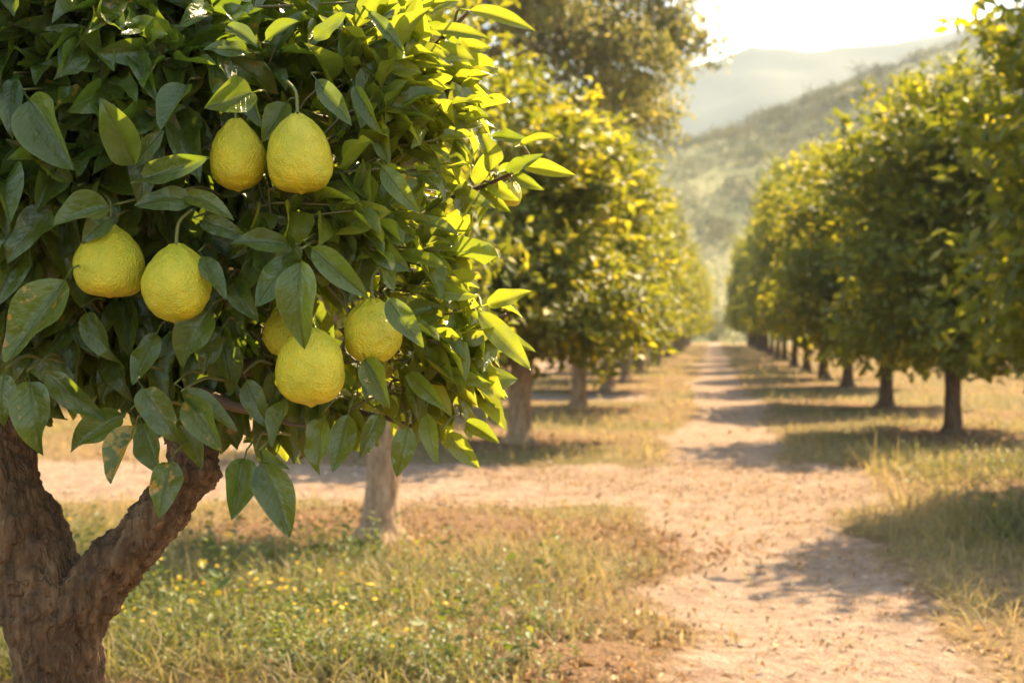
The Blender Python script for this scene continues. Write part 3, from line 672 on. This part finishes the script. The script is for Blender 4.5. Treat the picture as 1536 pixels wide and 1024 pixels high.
def fruiting_tree():
    base = Pv(88, 1500, 2.5); base[2] = 0
    lab = 'citrus tree close to the camera, forked dark trunk, glossy leaves and big yellow fruit'
    t = empty('fruiting_citrus_tree', base, lab, 'tree')
    r = np.random.default_rng(3)
    def br(pts, n=24, seg=16):
        q = spline([tuple(Pv(a, b, d)) + (rr / F * d,) for a, b, d, rr in pts], n)
        return tube(q[:, :3], np.maximum(q[:, 3], .003), seg), q
    big = [[(86, 1600, 2.5, 120), (86, 1500, 2.5, 98), (86, 1380, 2.5, 78), (88, 1200, 2.5, 70), (88, 1040, 2.5, 66), (78, 930, 2.5, 70), (45, 830, 2.5, 66), (8, 740, 2.5, 56), (-8, 640, 2.52, 54), (-2, 500, 2.55, 46), (30, 350, 2.6, 38), (90, 190, 2.65, 28), (150, 20, 2.65, 18), (190, -160, 2.65, 8)],
           [(90, 1040, 2.5, 50), (108, 935, 2.48, 52), (160, 862, 2.46, 45), (215, 798, 2.44, 40), (262, 742, 2.43, 39), (288, 695, 2.44, 38), (282, 640, 2.47, 32), (272, 560, 2.5, 28), (295, 430, 2.55, 24), (370, 290, 2.6, 18), (450, 150, 2.6, 13), (520, -10, 2.6, 7), (560, -120, 2.6, 4)],
           [(272, 722, 2.43, 34), (297, 712, 2.42, 33), (316, 716, 2.41, 22)]]
    tubes = [br(b, 60 if k < 2 else 8, 20)[0] for k, b in enumerate(big)]
    v, nn, fs = fused(tubes, .0048, 6)
    ang = fbm(v * 7, 3, 71)
    q = np.stack([v[:, 0] * 34, v[:, 1] * 34, v[:, 2] * 8 + v[:, 0] * 6], -1)
    ridge = 1 - np.abs(fbm(q, 4, 72)); lump = fbm(v * 16, 3, 73)
    plate = np.abs(vnoise(np.stack([v[:, 0] * 60, v[:, 1] * 60, v[:, 2] * 22], -1), 75))
    v = v + nn * (.0050 * (ridge - .6) + .0080 * lump - .004 * (plate < .12) + .003 * vnoise(v * 130, 74) + .0022 * vnoise(np.stack([v[:, 0] * 190, v[:, 1] * 190, v[:, 2] * 60], -1), 76))[:, None]
    mk('trunk', v - base, fs, M_BARK, t)
    # limbs inside the crown
    s = Soup()
    def addtube(q, seg=7, woody=1.0):
        vv, ff = tube(q[:, :3], q[:, 3], seg); b0 = s.n; s.v.append(vv); s.n += len(vv); s.uv.append(np.zeros((len(vv), 2)))
        s.c.append(np.full((len(vv), 3), woody)); [s.f.append(a + b0) for a in ff]
    limbs = [[(272, 560, 2.5, 18), (420, 545, 2.45, 14), (560, 530, 2.42, 9), (690, 500, 2.4, 4), (760, 470, 2.35, 2)], [(295, 430, 2.55, 18), (440, 390, 2.5, 13), (590, 330, 2.5, 9), (710, 285, 2.42, 4), (790, 250, 2.32, 2)],
             [(370, 290, 2.6, 14), (500, 200, 2.5, 10), (620, 100, 2.4, 6), (700, 20, 2.3, 2.5)], [(-2, 500, 2.55, 24), (90, 430, 2.45, 14), (180, 330, 2.35, 8), (230, 240, 2.25, 3)], [(30, 350, 2.6, 20), (-120, 250, 2.5, 14), (-260, 120, 2.5, 6)],
             [(90, 190, 2.65, 16), (40, 60, 2.45, 10), (-60, -60, 2.4, 5)], [(90, 190, 2.65, 14), (220, 80, 2.45, 9), (300, -40, 2.4, 5)], [(272, 560, 2.5, 14), (340, 600, 2.35, 9), (420, 630, 2.25, 4), (470, 640, 2.2, 2)],
             [(280, 620, 2.5, 12), (215, 560, 2.46, 8), (120, 520, 2.42, 4), (50, 520, 2.36, 2.5)], [(295, 430, 2.55, 12), (350, 500, 2.75, 9), (470, 560, 2.9, 5)], [(30, 350, 2.6, 18), (140, 300, 2.85, 11), (260, 250, 3.0, 5)],
             [(420, 545, 2.45, 10), (520, 610, 2.38, 6), (620, 640, 2.33, 3)], [(370, 290, 2.6, 12), (420, 350, 2.38, 8), (470, 400, 2.22, 4)]]
    nodes = []
    for b in limbs:
        q = br(b, 16)[1]; q[:, :3] += fbm(q[:, :3] * 12, 2, 5)[:, None] * .006; addtube(q, 8); nodes.append(q[2:, :3])
    for b in big[:2]: nodes.append(br(b, 60)[1][30:, :3])
    nodes = np.concatenate(nodes)
    # leafy sprays
    C = Pv(250, 190, 2.6)
    n = 30000; px, py = r.uniform(-440, 830, n), r.uniform(-350, 690, n); sdist = sil_dist(px, py)
    keep = sdist > 22; px, py, sdist = px[keep], py[keep], sdist[keep]
    T_ = .46 * np.sqrt(np.clip(sdist / 240, 0.02, 1)); u = r.uniform(-1, 1, len(px)); u = np.sign(u) * np.abs(u) ** .62
    u = np.where(r.random(len(px)) < .28, -np.abs(u) ** .5, u)
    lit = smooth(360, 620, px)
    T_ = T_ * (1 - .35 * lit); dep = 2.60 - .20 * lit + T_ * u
    _ = 0                                              # the sunward, thinner side
    accept = r.random(len(px)) < (.56 - .20 * lit - .28 * lit * (u > -.1) - .2 * (py < 120) * (px < 330)) * (1 - .7 * (py < -10) * (px > 330)) + .22 * (py > 500) * (px > 360); 
    px, py, dep, sdist, lit, u = [a[accept] for a in (px, py, dep, sdist, lit, u)]
    # keep sprays from sitting in front of the fruit
    ok = np.ones(len(px), bool)
    for fx, fy, fd, fw, fh, *_ in FRUITS: ok &= ~((np.hypot((px - fx) / (fw * .5 + 62), (py - fy) / (fh * .5 + 62)) < 1) & (dep < fd + .16))
    px, py, dep, sdist, lit, u = [a[ok] for a in (px, py, dep, sdist, lit, u)]
    M = min(870, len(px)); px, py, dep, sdist, lit, u = [a[:M] for a in (px, py, dep, sdist, lit, u)]
    tip = P(px, py, dep); out = nrm(tip - C)
    fld = RT * (lit * .9)[:, None] + UP * (lit * .45 - .55 * (1 - lit) * smooth(150, 600, py))[:, None] - FW * ((1 - lit) * .35)[:, None]
    low = smooth(520, 660, py)[:, None]; d = nrm(out * .7 + fld + r.normal(size=(M, 3)) * .33 - np.array([0, 0, 1.0]) * low * .8)
    ln = r.uniform(.09, .19, M); S0 = Soup()
    for k in range(M):
        b0 = tip[k] - d[k] * ln[k]; near = nodes[np.argmin(np.sum((nodes - b0) ** 2, -1))]
        mid = (near + b0) * .5 + np.array([0, 0, -.02]) + r.normal(size=3) * .012
        if np.linalg.norm(near - b0) < .42:
            q = spline([tuple(near) + (.0042,), tuple(mid) + (.0034,), tuple(b0) + (.0026,), tuple(tip[k]) + (.0012,)], 9); addtube(q, 5, .6)
        else:
            q = spline([tuple(b0 - d[k] * .08) + (.003,), tuple(b0) + (.0024,), tuple(tip[k]) + (.0012,)], 5); addtube(q, 5, .3)
    per = 9; idx = np.repeat(np.arange(M), per); kk = np.tile(np.arange(per), M); n = len(idx)
    D = d[idx]; f = (kk + .6) / per; B = tip[idx] - D * (ln[idx] * (1 - f))[:, None]
    ref = nrm(np.cross(D, r.normal(size=(M, 3))[idx])); ref2 = np.cross(D, ref); ph = kk * 2.4 + np.repeat(r.uniform(0, 6.28, M), per)
    side = np.cos(ph)[:, None] * ref + np.sin(ph)[:, None] * ref2
    droop = np.array([0, 0, -1.0]) * (.15 + .75 * (1 - lit[idx]) * smooth(60, 520, py[idx]))[:, None]
    ax = nrm(side * (.95 - .45 * f)[:, None] + D * (.45 + .6 * f)[:, None] + droop + r.normal(size=(n, 3)) * .2)
    no = np.array([0, 0, .8]) * (1 + .25 * lit[idx])[:, None] + (-FW * .55)[None] * (1 - .75 * lit[idx])[:, None] + out[idx] * .35 + r.normal(size=(n, 3)) * .5
    L = (.050 + .082 * r.random(n) ** .8) * (1 - .22 * lit[idx]) * np.repeat(r.uniform(.8, 1.15, M), per); L *= (.75 + .25 * np.sin(np.pi * np.clip(f, .05, .95)))
    yel = np.clip(.05 + (.18 + .6 * r.random(n)) * lit[idx] + .15 * np.repeat(r.random(M), per) * lit[idx], 0, 1); yel = np.where(r.random(n) < .035, r.uniform(.8, 1.0, n), yel)  # yellower sunward: mostly sun glow painted into the leaf tone, partly young growth
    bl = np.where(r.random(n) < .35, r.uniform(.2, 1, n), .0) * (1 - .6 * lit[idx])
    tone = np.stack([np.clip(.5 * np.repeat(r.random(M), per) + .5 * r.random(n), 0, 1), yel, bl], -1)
    B = B + ax * (L * .16)[:, None]
    # no leaf over the fruit or over the placed leaves' faces
    mid = B + ax * (L * .5)[:, None]; rel = mid - CAM; dz = rel @ FW; mx = 768 + F * (rel @ RT) / dz; my = 512 - F * (rel @ UP) / dz
    ok = np.ones(n, bool)
    for fx, fy, fd, fw, fh, *_ in FRUITS: ok &= ~((np.hypot((mx - fx) / (fw * .5 + 22), (my - fy) / (fh * .5 + 20)) < 1) & (dz < fd + .05))
    ok &= sil_dist(mx, my) > -34
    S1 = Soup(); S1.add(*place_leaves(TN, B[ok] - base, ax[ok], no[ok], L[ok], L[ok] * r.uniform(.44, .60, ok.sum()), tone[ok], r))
    # the leaves one can tell apart on the front of the crown
    H = np.array(HERO, float); b = P(H[:, 0], H[:, 1], H[:, 5] + .03); tp = P(H[:, 2], H[:, 3], H[:, 5] - .012 + r.uniform(-.015, .015, len(H)))
    axh = tp - b; Lh = np.linalg.norm(axh, axis=-1) * 1.03; Wh = H[:, 4] / F * H[:, 5] * 1.14
    noh = -FW + UP * r.uniform(.05, .5, (len(H), 1)) + RT * r.uniform(-.38, .38, (len(H), 1))
    th = np.stack([r.random(len(H)) * .6 + .1, H[:, 6], H[:, 7]], -1)
    S1.add(*place_leaves(TH, b - base, axh, noh, Lh, Wh, th, r))
    for k in range(len(H)):
        a = nrm(axh[k]); b1 = b[k] - a * Lh[k] * .15; near = b1 + FW * .20 + UP * .01 + RT * r.uniform(-.03, .03)
        q = spline([tuple(near) + (.003,), tuple(b1 * .5 + near * .5 + UP * .012) + (.0024,), tuple(b1) + (.0015,)], 7); addtube(q, 6, .25)
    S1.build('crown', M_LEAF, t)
    s.v = [np.concatenate(s.v) - base]; s.uv = [np.concatenate(s.uv)]; s.c = [np.concatenate(s.c)]
    s.build('twigs', M_TWIG, t)
    return nodes
NODES = fruiting_tree()

def fruit(px, py, dep, wpx, hpx, lean, label, seed):
    r = np.random.default_rng(seed); Wd, Hh = wpx / F * dep, hpx / F * dep
    nt_, npp = 72, 96; tt = np.linspace(0, np.pi, nt_); s = (1 - np.cos(tt)) / 2      # 0 bottom .. 1 top
    neck = {0: .42, 1: .12, 2: .26, 3: .34, 4: .14, 5: .08}.get(seed, .2)
    top = .955; q = np.clip(s / top, 0, 1) ** (1 / (1 + neck * .95)); body = np.sqrt(np.clip(1 - (2 * q - 1) ** 2, 0, 1))
    kn = (.27 + .05 * (seed % 3)) * np.sqrt(np.clip(1 - ((s - .90) / .10) ** 2, 0, 1)) * (s > .8)
    rr = (body ** 6 + kn ** 6 + 1e-12) ** (1 / 6)
    for _ in range(3): rr[1:-1] = .25 * rr[:-2] + .5 * rr[1:-1] + .25 * rr[2:]
    rr /= rr.max(); z = (s - .5) * Hh; z = z - .035 * Hh * np.exp(-(rr / .13) ** 2) * (s < .5) * 1.0
    z = z - .03 * Hh * np.exp(-(rr / .12) ** 2) * (s > .5)
    a = np.linspace(0, 2 * np.pi, npp, endpoint=False)
    X = rr[:, None] * np.cos(a) * Wd / 2; Y = rr[:, None] * np.sin(a) * Wd / 2; Z = np.repeat(z[:, None], npp, 1)
    v = np.stack([X, Y, Z], -1).reshape(-1, 3); nd = nrm(v * np.array([1, 1, .7]) + 1e-9)
    v = v + nd * (.0012 * vnoise(v * 48 + seed * 9, 1) + .0024 * vnoise(v * 20 + seed * 5, 2) + .0008 * vnoise(v * 120, 3))[:, None]
    ribs = .0012 * np.cos(np.arctan2(v[:, 1], v[:, 0]) * 7 + seed) * smooth(.1 * Hh, .45 * Hh, v[:, 2]); v = v + nd * ribs[:, None]
    i = np.arange(nt_ - 1)[:, None] * npp; k = np.arange(npp)[None]; k2 = (k + 1) % npp
    f = np.stack([i + k, i + k2, i + npp + k2, i + npp + k], -1).reshape(-1, 4)
    o = mk('citrus_fruit', v, f, M_FRUIT); o.location = Pv(px, py, dep); o.rotation_euler = (r.uniform(-.08, .04), lean, r.uniform(0, 6))
    tag(o, label, 'fruit', 'yellow citrus fruit hanging in the crown')
    up = Hh / 2; q = spline([(0, 0, up * .90, .0030), (.001, 0, up + .012, .0026), (.004, .003, up + .032, .0024), (.012, .02, up + .05, .0022)], 9)
    vv, ff = tube(q[:, :3], q[:, 3], 8); mk('stalk', vv, ff, M_TWIG, o, col=np.full((len(vv), 3), .15))
    a5 = np.linspace(0, 2 * np.pi, 31)[:-1]; rad = .0062 + .0022 * np.cos(a5 * 5)
    cv = np.concatenate([np.stack([np.cos(a5) * rad, np.sin(a5) * rad, np.full(30, up * .945)], -1), np.stack([np.cos(a5) * .0035, np.sin(a5) * .0035, np.full(30, up * .975)], -1)])
    kk = np.arange(30); k3 = (kk + 1) % 30
    mk('calyx', cv, np.stack([kk, k3, k3 + 30, kk + 30], -1), M_TWIG, o, col=np.full((60, 3), .1))
for i, a in enumerate(FRUITS): fruit(*a, i)

# ------------------------------------------------------------------ grass, weeds, litter, pebbles
TB = template_set(10, 4, 1, 31, 1.6, petiole=False, shape=1)
TB2 = template_set(8, 2, 1, 32, 1.6, petiole=False, shape=1)
def scatter(r, n, x0, x1, y0, y1): return r.uniform(x0, x1, n), r.uniform(y0, y1, n)

def green_zone(x, y):
    a = (1 - smooth(6.0, 7.4, y + .25 * x)) * (1 - smooth(-.9, -.3, x))
    b = smooth(1.3, 1.8, x) * smooth(7.4, 8.4, y) * (1 - smooth(12.5, 15, y))
    v_ = .55 + .75 * vnoise(xy0(x, y, .9), 91) + .35 * vnoise(xy0(x, y, 2.6), 92)
    return np.clip(np.maximum(a, b) * np.clip(v_ + .15, .12, 1), 0, 1)

def grass():
    r = np.random.default_rng(41); s = Soup()
    def layer(n, x0, x1, y0, y1, hmin, hmax, wid, T, clump, dens):
        x, y = scatter(r, n, x0, x1, y0, y1)
        cl = .5 + .5 * vnoise(xy0(x, y, clump), 42) + .35 * vnoise(xy0(x, y, clump * 3.3), 43)
        tr_ = track(x, y); mu = mulch(x, y); g = green_zone(x, y)
        p = np.clip((.30 + .9 * cl) * (1 - smooth(.12, .42, tr_)) * (1 - .88 * mu * (1 - g)) + .9 * g * (1 - smooth(.2, .5, tr_)), 0, 1) * dens + .006 * (tr_ > .4)
        k = r.random(n) < p; x, y, g, cl, mu = x[k], y[k], g[k], cl[k], mu[k]; n = len(x)
        z = hgt(x, y) - .02; h = (hmin + (hmax - hmin) * r.random(n) ** 1.8) * (.55 + .6 * cl + .35 * g)
        h = h * (1 - .4 * mu)
        a = r.uniform(0, 6.28, n); ln = r.uniform(.1, .9, n) + .5 * (r.random(n) < .2)
        ax = np.stack([np.cos(a) * ln, np.sin(a) * ln, np.ones(n)], -1); no = np.stack([-np.cos(a), -np.sin(a), ln], -1) + r.normal(size=(n, 3)) * .3
        gn = vnoise(xy0(x, y, .5), 44)
        yel = np.clip(.74 + .25 * gn - (.48 + .10 * (x > 1)) * g + r.normal(size=n) * .2 - .15 * cl, 0, 1)
        tone = np.stack([r.random(n), yel, np.zeros(n)], -1)
        s.add(*place_leaves(T, np.stack([x, y, z], -1), ax, no, h, wid * r.uniform(.6, 1.4, n), tone, r))
    layer(80000, -5.0, 3.6, 4.4, 9.4, .06, .26, .0050, TB, 1.3, .95)
    layer(60000, -4.6, -.2, 4.4, 8.4, .05, .24, .0045, TB, 1.3, .9)
    layer(70000, -11, 10, 9.4, 20, .06, .26, .010, TB2, .9, .85)
    layer(26000, 1.2, 6.5, 7.5, 14, .08, .30, .010, TB2, .9, .95)
    layer(60000, -22, 22, 20, 48, .08, .30, .020, TB2, .6, .8)
    layer(40000, -40, 45, 48, 110, .10, .35, .045, TB2, .4, .8)
    o = s.build('grass', M_GRASS); tag(o, kind='stuff')
grass()

def straw():
    r = np.random.default_rng(45); s = Soup(); pts = []
    for cx, cy_, m, h in ((-.58, 6.1, 26, .30), (-.50, 6.5, 22, .30), (-.75, 6.9, 30, .26), (-1.25, 6.6, 22, .24), (-.35, 5.7, 24, .16), (-.15, 5.3, 22, .14), (-.9, 7.6, 26, .24), (-1.6, 7.4, 20, .22), (1.75, 9.2, 30, .34), (2.3, 8.6, 30, .36), (3.0, 9.6, 30, .36), (-.6, 13.6, 30, .3), (-1.2, 13.0, 30, .3), *[(r.uniform(-4, -.5), r.uniform(4.9, 8.3), int(r.integers(5, 16)), r.uniform(.16, .36)) for _ in range(95)], *[(r.uniform(1.2, 4.8), r.uniform(7, 12.5), int(r.integers(5, 16)), r.uniform(.2, .42)) for _ in range(70)]):
        x = cx + r.normal(size=m) * .10; y = cy_ + r.normal(size=m) * .12; a = r.uniform(0, 6.28, m); ln = r.uniform(.05, .45, m)
        ax = np.stack([np.cos(a) * ln, np.sin(a) * ln, np.ones(m)], -1); no = np.stack([-np.cos(a), -np.sin(a), ln], -1)
        s.add(*place_leaves(TB, np.stack([x, y, hgt(x, y) - .02], -1), ax, no, h * r.uniform(.6, 1.2, m), .0032 * r.uniform(.7, 1.4, m), np.stack([r.random(m), r.uniform(.3, 1) * r.uniform(.7, 1, m), np.zeros(m)], -1), r))
    o = s.build('dry_straw', M_GRASS); tag(o, kind='stuff')
straw()

def weeds():
    """low leafy ground cover with little yellow flowers"""
    r = np.random.default_rng(51); s = Soup(); fl = Soup(); T = template_set(8, 3, 2, 52, .9)
    def patch(n, x0, x1, y0, y1, big=1.0, flo=.2, fn=None):
        x, y = scatter(r, n, x0, x1, y0, y1); g = green_zone(x, y); cl = .5 + .5 * vnoise(xy0(x, y, 1.6), 53)
        k = r.random(n) < np.clip(g * (.25 + cl), 0, 1) * (1 - smooth(.2, .5, track(x, y)))
        if fn is not None: k &= fn(x, y)
        x, y = x[k], y[k]; n = len(x); z = hgt(x, y); h = r.uniform(.05, .16, n) * big
        per = 9; i = np.repeat(np.arange(n), per); f = np.tile((np.arange(per) + .5) / per, n); m = len(i); a = np.tile(np.arange(per) * 2.4, n) + np.repeat(r.uniform(0, 6, n), per)
        lx = np.repeat(r.uniform(-.5, .5, (n, 2)), per, 0) * (h[i] * f)[:, None]
        pos = np.stack([x[i] + lx[:, 0], y[i] + lx[:, 1], z[i] + h[i] * f], -1)
        ax = np.stack([np.cos(a), np.sin(a), r.uniform(0, .9, m)], -1); L = r.uniform(.016, .038, m) * big * (1.25 - .6 * f)
        no = np.array([0, 0, 1.0]) + r.normal(size=(m, 3)) * .3
        tone = np.stack([r.random(m), np.clip(r.normal(.10, .13, m) + .25 * (r.random(m) < .15), 0, 1), np.zeros(m)], -1)
        s.add(*place_leaves(T, pos, ax, no, L, L * .5, tone, r))
        q = r.random(n) < flo; fx = x[q] + r.normal(size=q.sum()) * .01; fy = y[q]; fz = z[q] + h[q] * 1.12 + .01; nf = len(fx)
        c = np.repeat(np.stack([fx, fy, fz], -1), 6, 0); aa = np.tile(np.arange(6) * 1.047, nf); tl = np.repeat(r.normal(size=(nf, 3)) * .35 + np.array([0, -.5, 1]), 6, 0)
        axp = np.stack([np.cos(aa), np.sin(aa), np.zeros(nf * 6)], -1); axp = axp - nrm(tl) * np.sum(axp * nrm(tl), -1, keepdims=True)
        Lp = np.repeat(r.uniform(.006, .012, nf), 6) * big
        fl.add(*place_leaves(template_set(2, 2, 2, 5, .4, petiole=False, shape=1), c, axp, tl, Lp, Lp * .8, np.full((nf * 6, 3), .5), r))
    patch(4600, -4.6, -.4, 4.5, 8.4, 1.1, .04)
    patch(2200, -3.0, -.9, 4.6, 6.0, 1.2, .16)
    patch(1800, 1.4, 5.5, 7.8, 13, 1.6, .05)
    # taller seedlings in front of the far side of the near trunk
    patch(420, -3.6, -.6, 4.8, 8.2, 2.1, .05)
    o = s.build('weeds', M_WEED); tag(o, kind='stuff')
    o = fl.build('yellow_flowers', M_PETAL); tag(o, kind='stuff')
M_WEED = leaf_material('weed_leaf', (.028, .056, .014), (.065, .105, .024), (.28, .27, .04), (.15, .20, .02), (.45, .38, .03), rough=.5, veins=False, tmix=.34, spec=.3)
weeds()

def litter():
    r = np.random.default_rng(61); s = Soup(); T = template_set(8, 3, 2, 62, 2.2, petiole=False)
    def lay(n, x0, x1, y0, y1, L0, L1, base):
        x, y = scatter(r, n, x0, x1, y0, y1); mu = mulch(x, y)
        k = r.random(n) < np.clip(base * (.1 + (track(x, y) < .6)) + mu * .95 * (1 - .75 * smooth(.3, .7, track(x, y))), 0, 1); x, y = x[k], y[k]; n = len(x); z = hgt(x, y) + r.uniform(-.01, .02, n)
        a = r.uniform(0, 6.28, n); ax = np.stack([np.cos(a), np.sin(a), r.normal(size=n) * .25], -1); no = np.array([0, 0, 1.0]) + r.normal(size=(n, 3)) * .55
        L = r.uniform(L0, L1, n); s.add(*place_leaves(T, np.stack([x, y, z], -1), ax, no, L, L * r.uniform(.15, .6, n), np.stack([r.random(n), r.random(n) ** 1.5, np.zeros(n)], -1), r))
    lay(42000, -5, 3.8, 4.5, 9.6, .018, .055, .03); lay(26000, -9, 9, 9.6, 22, .03, .08, .03)
    x, y = scatter(r, 120000, -3.0, 3.4, 4.4, 13); t_ = track(x, y); cl = .5 + .6 * vnoise(xy0(x, y, 1.1), 66) + .5 * vnoise(xy0(x, y, 4), 67)
    k = (r.random(len(x)) < np.clip(cl * .9 - .25, 0, 1) * .7) & (t_ > .15); x, y, t_ = x[k], y[k], t_[k]; n = len(x)
    a = r.uniform(0, 6.28, n); ax = np.stack([np.cos(a), np.sin(a), r.normal(size=n) * .4], -1); L = .007 + .022 * r.random(n) ** 2
    s.add(*place_leaves(T, np.stack([x, y, hgt(x, y) - .022 * t_ + .002], -1), ax, np.array([0, 0, 1.0]) + r.normal(size=(n, 3)) * .7, L, L * r.uniform(.3, .8, n), np.stack([r.random(n), r.random(n) ** .8, np.zeros(n)], -1), r))
    TS = template_set(8, 3, 1, 63, 1.2, petiole=False, shape=1)
    x, y = scatter(r, 90000, -4.5, 3.8, 4.5, 12); t_ = track(x, y); cl = .5 + .5 * vnoise(xy0(x, y, 1.4), 64) + .3 * vnoise(xy0(x, y, 5), 65)
    k = r.random(len(x)) < np.clip(cl * 1.1 - .15, 0, 1) * (.20 + .8 * np.exp(-((t_ - .35) / .28) ** 2)) * .6; x, y = x[k], y[k]; n = len(x)
    a = r.uniform(0, 6.28, n); ax = np.stack([np.cos(a), np.sin(a), np.abs(r.normal(size=n)) * .22], -1); L = r.uniform(.02, .085, n)
    s.add(*place_leaves(TS, np.stack([x, y, hgt(x, y) - .02 * track(x, y)], -1), ax, np.array([0, 0, 1.0]) + r.normal(size=(n, 3)) * .4, L, r.uniform(.002, .006, n), np.stack([r.random(n), r.random(n), np.zeros(n)], -1), r))
    o = s.build('dry_leaf_litter', M_LITTER); tag(o, kind='stuff')
litter()

def pebbles():
    r = np.random.default_rng(71); s = Soup()
    ph = (1 + 5 ** .5) / 2; ico = nrm(np.array([(-1, ph, 0), (1, ph, 0), (-1, -ph, 0), (1, -ph, 0), (0, -1, ph), (0, 1, ph), (0, -1, -ph), (0, 1, -ph), (ph, 0, -1), (ph, 0, 1), (-ph, 0, -1), (-ph, 0, 1)]))
    fi = np.array([(0, 11, 5), (0, 5, 1), (0, 1, 7), (0, 7, 10), (0, 10, 11), (1, 5, 9), (5, 11, 4), (11, 10, 2), (10, 7, 6), (7, 1, 8), (3, 9, 4), (3, 4, 2), (3, 2, 6), (3, 6, 8), (3, 8, 9), (4, 9, 5), (2, 4, 11), (6, 2, 10), (8, 6, 7), (9, 8, 1)])
    for n, x0, x1, y0, y1, s0, s1 in ((7000, -2.5, 2.6, 4.5, 13, .003, .012), (1200, -8, 2, 9.5, 13, .006, .022)):
        x, y = scatter(r, n, x0, x1, y0, y1); k = r.random(n) < (.15 + track(x, y)); x, y = x[k], y[k]; n = len(x)
        sz = s0 + (s1 - s0) * r.random(n) ** 3; j = ico[None] * (1 + r.normal(size=(n, 12, 1)) * .18) * sz[:, None, None] * np.array([1.2, 1, .6])
        c = np.stack([x, y, hgt(x, y) - .03 * track(x, y) + sz * .25], -1); v = (j + c[:, None]).reshape(-1, 3)
        s.add(v, (fi[None] + (np.arange(n) * 12)[:, None, None]).reshape(-1, 3))
    o = s.build('pebbles', M_STONE, smooth_=False); tag(o, kind='stuff')
pebbles()

# ------------------------------------------------------------------ air
def haze():
    bm = np.array([(x, y, z) for z in (-14.0, 175.0) for y in (-60.0, 1100.0) for x in (-1050.0, 1050.0)])
    f = np.array([(0, 2, 3, 1), (4, 5, 7, 6), (0, 1, 5, 4), (2, 6, 7, 3), (0, 4, 6, 2), (1, 3, 7, 5)])
    m, n, l = newmat('haze_air'); v = N(n, 'ShaderNodeVolumePrincipled'); v.inputs['Color'].default_value = (.74, .87, 1.0, 1)
    v.inputs['Density'].default_value = HAZE; v.inputs['Anisotropy'].default_value = .05
    o = n.new('ShaderNodeOutputMaterial'); l.new(v.outputs[0], o.inputs['Volume'])
    h = mk('haze', bm, f, m, smooth_=False); tag(h, kind='stuff'); h.display_type = 'WIRE'
HAZE = .00038
haze()
